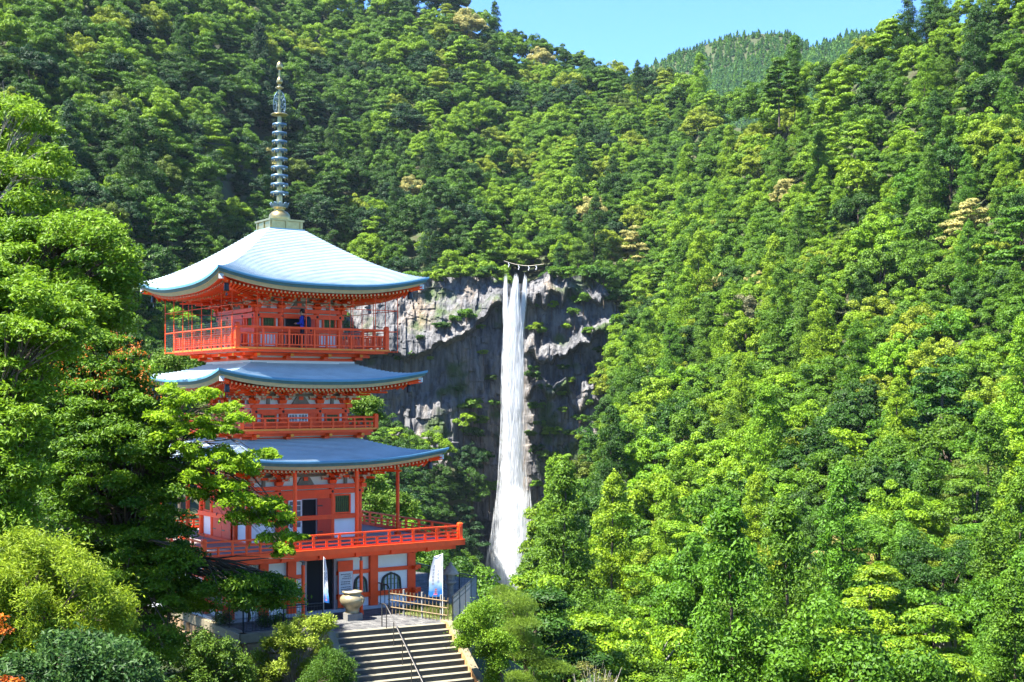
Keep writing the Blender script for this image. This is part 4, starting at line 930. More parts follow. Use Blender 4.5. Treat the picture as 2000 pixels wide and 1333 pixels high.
def banner(base, hgt, label, cloth, side):
    """cloth(u,v) -> point relative to base; u 0..1 from pole outwards, v 0..1 downwards"""
    t = thing('banner', label, 'banner', base, group=None)
    b = MB(); b.tube([(0, 0, 0), (0, 0, hgt)], 0.013, 6); b.tube([(0, 0, hgt-0.03), cloth(1, 0)], 0.008, 5); b.build('pole', WHITE, t)
    nu, nv = 9, 26; V = [cloth(i/(nu-1), j/(nv-1)) for j in range(nv) for i in range(nu)]; D = [j/(nv-1) for j in range(nv) for i in range(nu)]
    i = np.arange(nu*nv).reshape(nv, nu); Q = np.stack([i[:-1, :-1], i[:-1, 1:], i[1:, 1:], i[1:, :-1]], -1).reshape(-1, 4)
    c = link('cloth', np_mesh('cloth', np.array(V), Q, BAN, {'down': D}, smooth=True), t)
    rr = random.Random(2); b = MB()
    def stroke(u0, v0, u1, v1, w=0.014, mi=0):
        p = Vector(cloth(u0, v0)); q = Vector(cloth(u1, v1)); dd = (q-p)
        if dd.length < 1e-4: return
        n_ = Vector(cloth(min(1, u0+0.05), v0))-Vector(cloth(max(0, u0-0.05), v0)); n_.normalize(); f_ = n_.cross(Vector((0, 0, 1))).normalized()*0.004
        if f_.y > 0: f_ = -f_
        s_ = dd.normalized().cross(f_.normalized())*w/2; b.add([p+s_+f_, q+s_+f_, q-s_+f_, p-s_+f_], [(0, 1, 2, 3)], mi); b.add([p+s_-f_, q+s_-f_, q-s_-f_, p-s_-f_], [(3, 2, 1, 0)], mi)
    for col_u, v_start, nch in ((0.30, 0.34, 4), (0.70, 0.22, 6)):
        for ch in range(nch):
            v0 = v_start+ch*0.085
            for s_ in range(3): vv = v0+0.012+0.022*s_; stroke(col_u-0.10+0.05*rr.random(), vv, col_u+0.06+0.05*rr.random(), vv)
            stroke(col_u-0.03+0.06*rr.random(), v0, col_u-0.02, v0+0.062)
            if ch % 2: stroke(col_u+0.06, v0+0.01, col_u+0.08, v0+0.06)
    for k_, vv in enumerate((0.80, 0.845, 0.89)): stroke(0.36-0.03*k_, vv, 0.58+0.03*k_, vv, 0.03, 1); stroke(0.41, vv+0.02, 0.53, vv+0.02, 0.045, 2)
    stroke(0.47, 0.76, 0.47, 0.80, 0.012, 1); stroke(0.34, 0.94, 0.62, 0.94, 0.06, 3)
    b.build('print', [mat('print_grey', (0.30, 0.32, 0.38), 0.8), mat('print_roof', (0.25, 0.30, 0.38), 0.8), mat('print_red', (0.50, 0.08, 0.06), 0.8), mat('print_pink', (0.65, 0.18, 0.30), 0.8)], c)
    b = MB()
    for v_ in (0.02, 0.3, 0.52, 0.75): p = Vector(cloth(0, v_)); b.tube([p, Vector((0, 0, p.z))], 0.010, 5)
    b.build('loop', WHITE, t)
banner(Vector((-2.90, 55.3, 0)), 2.68, 'white and blue banner hanging open beside the stone lantern', lambda u, v: (-0.03-(0.34+0.22*min(1, v*1.7))*u-0.02*math.sin(v*7), 0.06*math.sin(u*3+v*4)*u, 2.60-1.74*v-0.07*u*(1-v)), 1)
banner(Vector((-7.60, 53.3, 0)), 2.78, 'narrow furled white and blue banner before the dark ground-floor doorway', lambda u, v: (0.02+(0.05+0.20*v**1.3)*u+0.02*math.sin(v*6), 0.18*u*math.sin(v*3+0.6)-0.1*u, 2.72-1.78*v-0.02*u), -1)

# ------------------------------------------------------------------ person on the top balcony
def skin_mesh(name, pts, edges, rads, mats, parent, sub=2):
    me = bpy.data.meshes.new(name); me.from_pydata(pts, edges, []); me.update()
    o = link(name, me, parent); md = o.modifiers.new('skin', 'SKIN'); md.use_smooth_shade = True
    for v, r in zip(me.skin_vertices[0].data, rads): v.radius = (r, r) if not hasattr(r, '__len__') else r
    me.skin_vertices[0].data[0].use_root = True
    o.modifiers.new('sub', 'SUBSURF').levels = sub; o.modifiers['sub'].render_levels = sub
    dg = bpy.context.evaluated_depsgraph_get(); m2 = bpy.data.meshes.new_from_object(o.evaluated_get(dg)); o.modifiers.clear(); o.data = m2
    m2.materials.clear()
    for m in mats: m2.materials.append(m)
    return o
pp_ = PW(-0.12, -2.62, 11.335)
pr_ = thing('person', 'person in a blue jacket standing side-on at the dark top-storey doorway', 'person', pp_, R(180))
# faces local +X; after the half turn the person looks towards the picture's left
J = dict(pel=(0, 0, 0.90), wai=(0, 0, 1.06), che=(0.01, 0, 1.26), nek=(0.01, 0, 1.42), hd0=(0.03, 0, 1.50), hd1=(0.03, 0, 1.60), hd2=(0.02, 0, 1.68),
    shl=(0.01, 0.17, 1.36), ell=(0.05, 0.24, 1.10), wrl=(0.26, 0.20, 1.08), shr=(0.01, -0.17, 1.36), elr=(0.05, -0.24, 1.10), wrr=(0.27, -0.18, 1.10),
    hpl=(0, 0.09, 0.86), knl=(0.03, 0.10, 0.47), anl=(0, 0.10, 0.07), tol=(0.15, 0.11, 0.035), hpr=(0, -0.09, 0.86), knr=(0.0, -0.10, 0.47), anr=(-0.05, -0.10, 0.07), tor=(0.10, -0.11, 0.035))
ks = list(J); E_ = [('pel', 'wai'), ('wai', 'che'), ('che', 'nek'), ('nek', 'hd0'), ('hd0', 'hd1'), ('hd1', 'hd2'), ('che', 'shl'), ('shl', 'ell'), ('ell', 'wrl'), ('che', 'shr'), ('shr', 'elr'), ('elr', 'wrr'), ('pel', 'hpl'), ('hpl', 'knl'), ('knl', 'anl'), ('anl', 'tol'), ('pel', 'hpr'), ('hpr', 'knr'), ('knr', 'anr'), ('anr', 'tor')]
Rd = dict(pel=(0.12, 0.15), wai=(0.10, 0.14), che=(0.11, 0.16), nek=0.055, hd0=0.075, hd1=0.10, hd2=0.07, shl=0.07, ell=0.05, wrl=0.035, shr=0.07, elr=0.05, wrr=0.035, hpl=0.09, knl=0.06, anl=0.045, tol=0.04, hpr=0.09, knr=0.06, anr=0.045, tor=0.04)
body = skin_mesh('body', [J[k] for k in ks], [(ks.index(a), ks.index(b_)) for a, b_ in E_], [Rd[k] for k in ks], [NAVY, BLUECL, SKIN], pr_)
for p in body.data.polygons:
    c = p.center; p.use_smooth = True
    p.material_index = 2 if (c.z > 1.445 or (c.x > 0.20 and c.z > 0.9)) else (1 if c.z > 0.88 else 0)
b = MB(); b.lathe([(0.0, 0.12), (0.07, 0.105), (0.108, 0.05), (0.112, -0.01), (0.10, -0.07), (0.0, -0.08)], (-0.005, 0, 1.625), 14); b.build('hair', HAIR, pr_)
b = MB()
for s_ in (-1, 1):
    b.box((0.120, 0.036*s_, 1.595), (0.012, 0.022, 0.012), 1)
    for f_ in range(4): y0 = (0.18 if s_ > 0 else -0.18)+(f_-1.5)*0.02; b.tube([(0.27, y0, 1.09), (0.31+0.008*(f_ in (1, 2)), y0, 1.085), (0.335, y0, 1.06)], [0.011, 0.010, 0.008], 6)
    b.tube([(0.26, (0.18 if s_ > 0 else -0.18)-0.03*s_, 1.10), (0.30, (0.18 if s_ > 0 else -0.18)-0.035*s_, 1.12)], [0.012, 0.009], 6)
    b.lathe([(0.0, -0.03), (0.014, -0.015), (0.016, 0.015), (0.0, 0.03)], (0.02, 0.108*s_, 1.585), 7)
b.tube([(0.125, 0, 1.60), (0.148, 0, 1.565), (0.125, 0, 1.555)], [0.010, 0.016, 0.010], 6); b.box((0.122, 0, 1.53), (0.01, 0.045, 0.010), 2)
b.build('face_and_hands', [SKIN, HAIR, mat('lips', (0.45, 0.16, 0.13))], pr_)
bk = thing('backpack', 'dark navy backpack worn on the back of the person at the top doorway', 'backpack', pp_, R(180))
b = MB(); b.lathe([(0.0, -0.26), (0.13, -0.25), (0.165, -0.15), (0.17, 0.05), (0.14, 0.18), (0.07, 0.24), (0.0, 0.25)], (0, 0, 0), 14)
b.v = [(x*0.80-0.255, y, z+1.16) for x, y, z in b.v]; b.build('sack', mat('pack_cloth', (0.008, 0.022, 0.04), 0.8), bk)
b = MB()
for s_ in (-1, 1): b.tube([(-0.16, 0.09*s_, 1.34), (-0.04, 0.13*s_, 1.445), (0.10, 0.13*s_, 1.36), (0.125, 0.12*s_, 1.20), (-0.02, 0.15*s_, 1.02), (-0.18, 0.11*s_, 0.98)], 0.014, 5)
b.build('strap', mat('pack_strap', (0.01, 0.012, 0.015), 0.8), bk)
# ------------------------------------------------------------------ trees
def crown_np(clumps, per, lsize, rng, up=0.5, aspect=0.6, shell=0.55):
    """clumps: (n,6) centre+radii. Leaves fill the outer shell of every clump."""
    C = np.repeat(clumps, per, 0); n = len(C); d = unit(rng.normal(size=(n, 3))); d[:, 2] = np.abs(d[:, 2])*0.9+d[:, 2]*0.1-0.12
    d = unit(d); r = shell+(1-shell)*rng.random((n, 1))**0.7
    P = C[:, :3]+d*C[:, 3:6]*r
    N = unit(d+rng.normal(size=(n, 3))*0.55+np.array([0, 0, up]))
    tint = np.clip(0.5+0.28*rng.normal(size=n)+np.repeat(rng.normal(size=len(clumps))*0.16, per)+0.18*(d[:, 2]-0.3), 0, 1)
    return leaves(P, N, lsize*rng.uniform(0.7, 1.3, n), tint, aspect, rng)
def trunk_mb(h, r, limbs, rng, top=0.75):
    b = MB(); b.tube([(0, 0, -2.5), (0.02*h, 0, h*0.3), (0.0, 0.02*h, h*top)], [r, r*0.75, r*0.35], 7)
    for c in limbs:
        z0 = h*rng.uniform(0.2, 0.5); m_ = Vector((c[0]*0.5, c[1]*0.5, z0+(c[2]-z0)*0.6)); b.tube([(0, 0, z0), m_, c], [r*0.42, r*0.28, r*0.08], 5)
    return b
PROTO = {}
def proto(kind, i, crown, tmb, tm=BARK):
    V, Q, T = crown; PROTO[(kind, i)] = (np_mesh('crown', V, Q, LEAFOBJ, {'tint': T}), tmb.mesh('trunk', tm))
def make_protos():
    for i in range(8):                                  # round broadleaf (the last three with finer leaves for near trees)
        rng = np.random.default_rng(100+i); n = 74; cl = []
        while len(cl) < n:
            d = unit(rng.normal(size=3)); 
            if d[2] < -0.45: continue
            rr = rng.uniform(0.55, 1.0); R0 = np.array([4.3, 4.3, 3.9])*(1+0.12*rng.normal(size=3))
            c = d*R0*rr*np.array([1, 1, 1.12])+np.array([0, 0, 5.6]); s = rng.uniform(0.6, 1.2); cl.append([*c, s, s, s*rng.uniform(0.75, 1.05)])
        cl = np.array(cl); proto('round', i, crown_np(cl, 220 if i < 5 else 460, 0.155 if i < 5 else 0.10, rng, up=0.3), trunk_mb(10, 0.26, cl[:6, :3], rng))
    for i in range(5):                                  # layered broadleaf
        rng = np.random.default_rng(200+i); cl = []
        for L_ in range(7):
            z = 2.6+L_*1.4; rad = 4.4*math.sin(math.pi*(0.26+0.62*L_/6))*rng.uniform(0.85, 1.1)
            for j in range(int(3+rad*2.0)):
                a = rng.random()*6.28; q = rad*math.sqrt(rng.uniform(0.12, 1)); s = rng.uniform(0.9, 1.5); cl.append([q*math.cos(a), q*math.sin(a), z+rng.normal()*0.5-0.10*q, s, s, s*0.42])
        cl = np.array(cl); proto('layered', i, crown_np(cl, 200 if i < 3 else 420, 0.19 if i < 3 else 0.12, rng, up=0.8), trunk_mb(11, 0.26, cl[::8, :3], rng, 0.95))
    for i in range(3):                                  # cedar
        rng = np.random.default_rng(300+i); cl = []
        H = 17.0
        for j in range(150):
            t = rng.random()**1.15; z = 1.5+t*(H-1.9); rad = 3.6*(1-t)**0.55+0.2; a = rng.random()*6.28; q = rad*rng.uniform(0.25, 1.0); s = rng.uniform(0.75, 1.2)*(1.2-0.5*t)
            cl.append([q*math.cos(a), q*math.sin(a), z-0.15*q, s, s, s*1.05])
        cl.append([0, 0, H-0.2, 0.35, 0.35, 0.9]); cl = np.array(cl); proto('cedar', i, crown_np(cl, 130, 0.15, rng, up=0.25, aspect=0.42), trunk_mb(H, 0.18, [], rng, 0.9))
    for i in range(3):                                  # open, twiggy valley cherry
        rng = np.random.default_rng(400+i); cl = []
        while len(cl) < 60:
            d = unit(rng.normal(size=3)); 
            if d[2] < -0.3: continue
            c = d*np.array([5.2, 5.2, 3.3])*rng.uniform(0.5, 1)+np.array([0, 0, 3.8]); s = rng.uniform(0.8, 1.35); cl.append([*c, s, s, s*0.55])
        cl = np.array(cl); proto('cherry', i, crown_np(cl, 330, 0.12, rng, up=0.4), trunk_mb(7, 0.30, cl[:26, :3], rng, 0.6), BARKG)
    for i in range(3):                                  # shrub on ledges
        rng = np.random.default_rng(500+i); cl = []
        for j in range(13):
            a = rng.random()*6.28; q = 1.7*math.sqrt(rng.random()); s = rng.uniform(0.55, 0.95); cl.append([q*math.cos(a), q*math.sin(a), 1.3+rng.random()*1.5-0.2*q, s, s, s*0.75])
        cl = np.array(cl); proto('shrub', i, crown_np(cl, 190, 0.17, rng), trunk_mb(2.2, 0.10, cl[:5, :3], rng))
make_protos()

SPEC = {'deep green': (0.030, 0.084, 0.006), 'mid green': (0.068, 0.155, 0.006), 'lime green': (0.135, 0.245, 0.006), 'yellow-green': (0.175, 0.240, 0.012),
        'olive': (0.078, 0.128, 0.010), 'dark blue-green': (0.016, 0.055, 0.012), 'cream-blossomed': (0.32, 0.31, 0.10), 'grey-leafed': (0.150, 0.160, 0.080), 'ochre-tipped': (0.20, 0.155, 0.025)}
NOUN = {'round': 'round-crowned broadleaf tree', 'layered': 'tree with layered spreading foliage', 'cedar': 'tall tapering cedar', 'cherry': 'open-branched spreading tree', 'shrub': 'bush'}
NAME = {'round': 'broadleaf_tree', 'layered': 'layered_tree', 'cedar': 'cedar_tree', 'cherry': 'spreading_tree', 'shrub': 'bush'}
def plant(kind, i, loc, s, colour, where, rng, sz=1.0):
    lab = '%s %s %s' % (colour, NOUN[kind], where)
    t = thing(NAME[kind], lab, 'bush' if kind == 'shrub' else 'tree', loc, rng.random()*6.28, group=lab); t.scale = (s, s, s*sz)
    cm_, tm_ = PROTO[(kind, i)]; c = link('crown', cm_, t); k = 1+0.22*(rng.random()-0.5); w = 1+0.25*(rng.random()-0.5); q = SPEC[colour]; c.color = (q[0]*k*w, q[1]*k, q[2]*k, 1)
    link('trunk', tm_, t); return t

def scatter(patch, px0, px1, where, base_sp, mixf, skip=None, n=6000, tmax=1.0, seed=0):
    rng = np.random.default_rng(seed); out = []; cells = {}
    px = rng.uniform(px0, px1, n*6); t = rng.random(n*6); P, py, d = patch.at(px, t); S = soil(P, d)
    acc = rng.random(n*6) < (d/d.max())**1.0
    for j in np.nonzero(acc)[0]:
        if py[j] > 1430 or py[j] < -70 or t[j] > tmax: continue
        if skip is not None and skip(px[j], py[j], d[j]): continue
        sp = base_sp*(0.80+0.0011*d[j])*rng.uniform(0.85, 1.25); p = S[j]; g = 16.0; ci = (int(p[0]//g), int(p[1]//g)); ok = True
        for a in (-1, 0, 1):
            for b in (-1, 0, 1):
                for (x, y, s2) in cells.get((ci[0]+a, ci[1]+b), ()):
                    if (x-p[0])**2+(y-p[1])**2 < (0.5*(sp+s2))**2: ok = False; break
                if not ok: break
            if not ok: break
        if not ok: continue
        cells.setdefault(ci, []).append((p[0], p[1], sp)); kind, colour = mixf(px[j], py[j], d[j], rng)
        s = sp/5.2*rng.uniform(0.9, 1.12)
        if kind == 'cedar': s *= 0.95
        out.append((kind, p, s, colour, where(px[j], py[j]) if callable(where) else where, d[j], float(rng.random())))
        if len(out) >= n: break
    return out
def pick(rng, ks, ws): return ks[int(rng.choice(len(ks), p=np.array(ws)/sum(ws)))]
def mix_right(px, py, d, rng):
    if py > 1130 and d < 175: 
        return pick(rng, [('cherry', 'lime green'), ('cherry', 'mid green'), ('layered', 'lime green'), ('round', 'mid green'), ('cedar', 'mid green')], [3, 3, 2, 2, 2])
    k = pick(rng, ['round', 'layered', 'cedar'], [6, 0.45, 1.2])
    patch_ = fbm(np.array([px/170.0]), np.array([py/170.0]), 3, 91)[0]
    c = pick(rng, ['mid green', 'lime green', 'deep green', 'yellow-green', 'olive', 'cream-blossomed', 'grey-leafed', 'ochre-tipped'], [7, 4.4+4*max(0, patch_-0.45)*5, 2.2, 1.3, 0.5, 0.14, 0.06, 0.025])
    if k == 'cedar' and c not in ('mid green', 'deep green', 'lime green'): c = 'mid green'
    return k, c
def mix_left(px, py, d, rng):
    k = pick(rng, ['round', 'layered', 'cedar'], [6, 0.6, 0.6 if d < 700 else 0.02])
    hi = py < 130 or px > 800
    c = pick(rng, ['deep green', 'dark blue-green', 'mid green', 'olive', 'lime green', 'yellow-green', 'grey-leafed', 'cream-blossomed'], [2.5, 0.8, 5.5, 0.4, 4.2, 1.4, 0.06, 0.08] if hi else [5, 2.5, 4, 0.4, 1.2, 0.4, 0.03, 0.03])
    if k == 'cedar' and c not in ('mid green', 'deep green', 'dark blue-green'): c = 'deep green'
    return k, c
def mix_val(px, py, d, rng): return pick(rng, ['round', 'layered'], [3, 1]), pick(rng, ['mid green', 'deep green', 'lime green', 'dark blue-green'], [4, 3, 1.5, 2])

ALL = []
def where_right(px, py):
    if py > 1120: return 'in the valley below the right-hand slope'
    if py > 850: return 'low on the slope right of the waterfall'
    if py > 520: return 'on the spur beside the rock wall' if px < 1350 else 'midway up the slope right of the waterfall'
    return 'on the upper slope right of the waterfall' if py > 250 else 'near the skyline of the right-hand slope'
def where_back(px, py):
    if px < 280: return 'on the shaded hillside beyond the left-hand trees'
    if px < 640: return 'on the shaded hillside behind the pagoda finial'
    w = 'near the ridge ' if py < 200 else ''
    return w+('above the rock wall left of the waterfall' if px < 960 else 'above the waterfall lip' if px < 1100 else 'above the rock wall right of the waterfall')
ALL += scatter(RIGHT, 1060, 2090, where_right, 6.7, mix_right, n=2200, seed=1,
    skip=lambda px, py, d: px < 1230 and d > 330 and py > 640 and px < 1195 and d > 420)
ALL += scatter(BACK, -90, 1330, where_back, 6.5, mix_left, n=2200, seed=2,
    skip=lambda px, py, d: (960 < px < 1075 and d < 600))
ALL += scatter(VALLEY, 560, 1060, 'in the gorge between pagoda and waterfall', 6.6, mix_val, n=420, seed=3,
    skip=lambda px, py, d: (px > 925 and d > 100) or (d < 110 and px < 720))
ALL.sort(key=lambda q: -q[2]/q[5])
rngp = np.random.default_rng(77); LIMIT = {'broad': 300, 'cedar': 150}; used = {'broad': 0, 'cedar': 0}; REST = []
NP = {'round': 5, 'layered': 3, 'cedar': 3, 'cherry': 3}
for kind, p, s, colour, where, d, rv in ALL:
    g = 'cedar' if kind == 'cedar' else 'broad'
    if used[g] < LIMIT[g]:
        used[g] += 1; plant(kind, (5+int(rv*3) if kind == 'round' else 3+int(rv*2) if kind == 'layered' else int(rv*3)) if d < 200 else int(rv*NP[kind]), Vector(p), s, colour, where, rngp, 0.9+0.25*rv)
    else: REST.append((kind, int(rv*NP[kind]), p, s, colour, rv))
print('trees', len(ALL), used, 'rest', len(REST))

# the remaining, smaller-looking trees: one forest mass
def gn_scatter(name, label, pts, scl, rot, idx, protos, kind='stuff'):
    """points with attributes -> geometry-node instances of meshes (one mesh object per index)"""
    me = bpy.data.meshes.new(name); me.vertices.add(len(pts)); me.vertices.foreach_set('co', np.asarray(pts, np.float32).ravel())
    for an, av, ty in (('scl', scl, 'FLOAT'), ('rot', rot, 'FLOAT')): a = me.attributes.new(an, ty, 'POINT'); a.data.foreach_set('value', np.asarray(av, np.float32))
    a = me.attributes.new('idx', 'INT', 'POINT'); a.data.foreach_set('value', np.asarray(idx, np.int32))
    o = link(name, me, kind=kind, label=label); 
    col = bpy.data.collections.new(name+'_shapes')
    for k, pm_ in enumerate(protos):
        q = bpy.data.objects.new('%s_shape_%03d' % (name, k), pm_[0]); q.color = pm_[1]; col.objects.link(q)
    ng = bpy.data.node_groups.new(name, 'GeometryNodeTree'); ng.interface.new_socket('Geometry', in_out='INPUT', socket_type='NodeSocketGeometry'); ng.interface.new_socket('Geometry', in_out='OUTPUT', socket_type='NodeSocketGeometry')
    N = ng.nodes; L = ng.links; gi = N.new('NodeGroupInput'); go = N.new('NodeGroupOutput'); ip = N.new('GeometryNodeInstanceOnPoints'); ci = N.new('GeometryNodeCollectionInfo')
    ci.inputs['Collection'].default_value = col; ci.inputs['Separate Children'].default_value = True; ci.inputs['Reset Children'].default_value = True
    def attr(n_, t): q = N.new('GeometryNodeInputNamedAttribute'); q.data_type = t; q.inputs['Name'].default_value = n_; return q.outputs['Attribute']
    ip.inputs['Pick Instance'].default_value = True; mp = N.new('GeometryNodeMeshToPoints')
    L.new(gi.outputs[0], mp.inputs[0]); L.new(mp.outputs[0], ip.inputs['Points']); L.new(ci.outputs[0], ip.inputs['Instance'])
    L.new(attr('idx', 'INT'), ip.inputs['Instance Index'])
    cx = N.new('ShaderNodeCombineXYZ'); L.new(attr('rot', 'FLOAT'), cx.inputs['Z']); L.new(cx.outputs[0], ip.inputs['Rotation'])
    c2 = N.new('ShaderNodeCombineXYZ'); s_ = attr('scl', 'FLOAT')
    for q in 'XYZ': L.new(s_, c2.inputs[q])
    L.new(c2.outputs[0], ip.inputs['Scale']); L.new(ip.outputs[0], go.inputs[0])
    md = o.modifiers.new('scatter', 'NODES'); md.node_group = ng; return o
combos = {}; 
for kind, i, p, s, colour, rv in REST: combos.setdefault((kind, i, colour), len(combos))
forest_mats = {}
def forest_mesh(kind, i, colour):
    """crown and trunk of a far tree as one mesh, in its own leaf colour"""
    me = PROTO[(kind, i)][0].copy(); 
    if colour not in forest_mats:
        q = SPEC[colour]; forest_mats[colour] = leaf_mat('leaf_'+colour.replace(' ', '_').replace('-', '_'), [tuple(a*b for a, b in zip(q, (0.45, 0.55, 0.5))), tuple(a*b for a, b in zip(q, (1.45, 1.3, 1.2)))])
    me.materials.clear(); me.materials.append(forest_mats[colour]); return me
if REST:
    gn_scatter('forest', 'far wooded slopes of smaller trees around the gorge', [r[2] for r in REST], [r[3] for r in REST], [r[5]*6.28 for r in REST], [combos[(r[0], r[1], r[4])] for r in REST],
        [(forest_mesh(*k), (1, 1, 1, 1)) for k in combos])

# single landmark trees
rl = np.random.default_rng(5)
for kind, i, px, py, d, s, sz, colour, wh in (('cedar', 0, 1552, 220, 470, 1.15, 1.0, 'deep green', 'rising highest before the distant mountains'), ('layered', 1, 1522, 225, 465, 1.4, 1.2, 'mid green', 'beside the highest cedar before the mountains'),
        ('cedar', 1, 1775, 95, 500, 1.35, 1.0, 'deep green', 'standing clear on the right-hand skyline'), ('cedar', 2, 1808, 80, 505, 1.2, 0.95, 'mid green', 'next to the clear-standing skyline cedar'), ('round', 2, 1840, 95, 500, 1.5, 1.1, 'deep green', 'next to the skyline cedars'), ('cedar', 0, 1245, 190, 800, 1.3, 1.0, 'deep green', 'in the dip of the skyline left of the mountains')):
    p = W(px, py, d); t = plant(kind, i, p, s, colour, wh, rl, sz); del t['group']
# bushes on the ledges of the cliff
CB = [(1038, 690, 0.9), (1044, 720, 0.9), (1036, 850, 1.0), (1048, 880, 1.1), (1056, 830, 1.0), (1100, 720, 0.9), (1120, 745, 1.0), (1095, 770, 0.8), (1130, 820, 1.1), (1140, 860, 1.2), (1105, 640, 0.9), (1150, 650, 1.1), (1175, 690, 1.2), (1060, 1000, 1.3), (1050, 950, 1.1), (1098, 800, 0.8), (750, 690, 0.7), (840, 700, 0.6), (935, 640, 0.8), (945, 690, 0.8), (890, 760, 0.8), (912, 622, 1.5), (890, 625, 1.0), (1140, 596, 1.7), (1122, 612, 1.1), (1078, 598, 1.0), (868, 640, 1.0), (852, 636, 0.8), (1135, 672, 1.2), (1085, 690, 0.9), (1060, 650, 1.0), (1160, 745, 1.3), (1172, 770, 1.2), (1150, 790, 1.0),
      (1045, 640, 1.0), (1050, 600, 0.9), (1040, 740, 1.3), (1060, 760, 1.1), (1046, 800, 1.2), (1080, 850, 1.4), (1070, 900, 1.5), (1085, 940, 1.5), (1075, 980, 1.4), (1100, 900, 1.2), (1120, 960, 1.3), (1110, 850, 1.0), (1190, 800, 1.3),
      (780, 700, 0.9), (800, 690, 0.7), (915, 800, 1.8), (905, 830, 1.8), (925, 860, 2.0), (945, 900, 2.0), (940, 830, 1.5), (955, 960, 1.6), (820, 660, 0.7), (960, 740, 0.9), (965, 790, 1.0), (1030, 640, 0.7), (1190, 540, 2.0), (1160, 545, 1.6), (1205, 590, 2.0), (1215, 640, 1.8), (1225, 690, 1.8), (1180, 835, 1.5), (1165, 880, 1.6), (1140, 1000, 1.5), (1110, 1040, 1.5), (1090, 1070, 1.4),
      (930, 545, 1.6), (900, 540, 1.7), (870, 545, 1.6), (840, 548, 1.5), (805, 550, 1.5), (955, 540, 1.6), (975, 535, 1.3), (1090, 540, 1.5), (1115, 538, 1.5), (1140, 540, 1.6)]
rc = np.random.default_rng(9)
for x, y, s in CB:
    p = cliff_pt(x, y+8); col_ = pick(rc, ['mid green', 'lime green', 'deep green'], [4, 3, 2]); plant('shrub', int(rc.integers(3)), p+Vector((0, -0.6, -0.8*s)), s*1.5, col_, 'growing on the rock wall '+('left' if x < 990 else 'right')+' of the waterfall', rc)

# ------------------------------------------------------------------ far mountains
def mountain(sky_pts, d, seed, label, colr):
    xs = np.array([q[0] for q in sky_pts], float); ys = np.array([q[1] for q in sky_pts], float)
    cols = np.linspace(xs[0], xs[-1], 90); top = np.interp(cols, xs, ys)+5*(fbm(cols/25, cols*0+seed, 3, seed)-0.45); t = np.linspace(0, 1, 36)
    X, T = np.meshgrid(cols, t); D = d-520*(1-T); PY = top[None]+(330-top[None])*(1-T)**1.1+18*(fbm(X/45, T*6, 3, seed+5)-0.47)*(1-T)
    P = np.stack([(X-1000)/F*D, D, EYE+(HOR-PY)/F*D-9], -1)
    link('mountain', grid_mesh('mountain', P, FLOOR), kind='structure', label=label)
    rng = np.random.default_rng(seed); n = 5200; ci = rng.uniform(0, 89, n); ti = rng.uniform(0, 35, n)**1.0; i0 = ti.astype(int); j0 = ci.astype(int); i1 = np.minimum(i0+1, 35); j1 = np.minimum(j0+1, 89); a = (ti-i0)[:, None]; b = (ci-j0)[:, None]
    pts = (P[i0, j0]*(1-a)+P[i1, j0]*a)*(1-b)+(P[i0, j1]*(1-a)+P[i1, j1]*a)*b
    protos = []
    for k in range(6):
        r2 = np.random.default_rng(k+seed); cl = []
        for j in range(16): tt = j/15; rad = 3.2*(1-tt)**0.8+0.3; an = r2.random()*6.28; cl.append([rad*0.5*math.cos(an), rad*0.5*math.sin(an), 1+tt*10.5, rad*0.95, rad*0.95, 1.6])
        V, Q, T_ = crown_np(np.array(cl), 18, 1.0, r2, up=0.4); nm = 'leaf_far_%d' % (k % 3)
        if nm not in MAT: q = colr[k % 3]; leaf_mat(nm, [tuple(0.6*v for v in q), tuple(1.3*v for v in q)])
        protos.append((np_mesh('far_tree', V, Q, MAT[nm], {'tint': T_}), (1, 1, 1, 1)))
    gn_scatter('far_forest', label.replace('mountain', 'wood on the mountain'), pts, rng.uniform(0.65, 1.15, n), rng.random(n)*6.28, rng.integers(0, 6, n), protos)
FC = [(0.065, 0.170, 0.030), (0.090, 0.195, 0.022), (0.050, 0.140, 0.034)]
mountain([(1180, 181), (1265, 124), (1330, 96), (1400, 72), (1480, 58), (1540, 60), (1572, 78), (1620, 116), (1760, 156)], 2700, 41, 'distant rounded conifer mountain, farthest ridge', FC)
mountain([(1290, 216), (1355, 168), (1400, 138), (1450, 116), (1520, 100), (1560, 98), (1620, 116), (1720, 161)], 2100, 42, 'distant conifer mountain spur, lower middle ridge', FC)
mountain([(1500, 176), (1555, 121), (1590, 88), (1650, 63), (1700, 61), (1740, 68), (1830, 96), (1950, 136)], 1800, 43, 'distant conifer mountain behind the right-hand slope', FC)
# ------------------------------------------------------------------ near trees and shrubs
def in_poly(x, y, poly):
    c = False; n = len(poly)
    for i in range(n):
        x1, y1 = poly[i]; x2, y2 = poly[(i+1) % n]
        if (y1 > y) != (y2 > y) and x < (x2-x1)*(y-y1)/(y2-y1)+x1: c = not c
    return c
def pads_from(poly, depth, thick, n, rad, flat, rng):
    """leaf pads filling a crown whose outline was read off the photograph; depth +- thick gives it its body"""
    xs = [p[0] for p in poly]; ys = [p[1] for p in poly]; out = []
    cx, cy = sum(xs)/len(xs), sum(ys)/len(ys)
    while len(out) < n:
        x = rng.uniform(min(xs), max(xs)); y = rng.uniform(min(ys), max(ys))
        if not in_poly(x, y, poly): continue
        e = min(1.0, math.hypot((x-cx)/(max(xs)-min(xs)), (y-cy)/(max(ys)-min(ys)))*1.9)
        d = depth+thick*math.sqrt(max(0.04, 1-e*e))*rng.uniform(-1, 1); r = rad*rng.uniform(0.6, 1.25)
        out.append([*W(x, y, d), r, r, r*flat])
    return np.array(out)
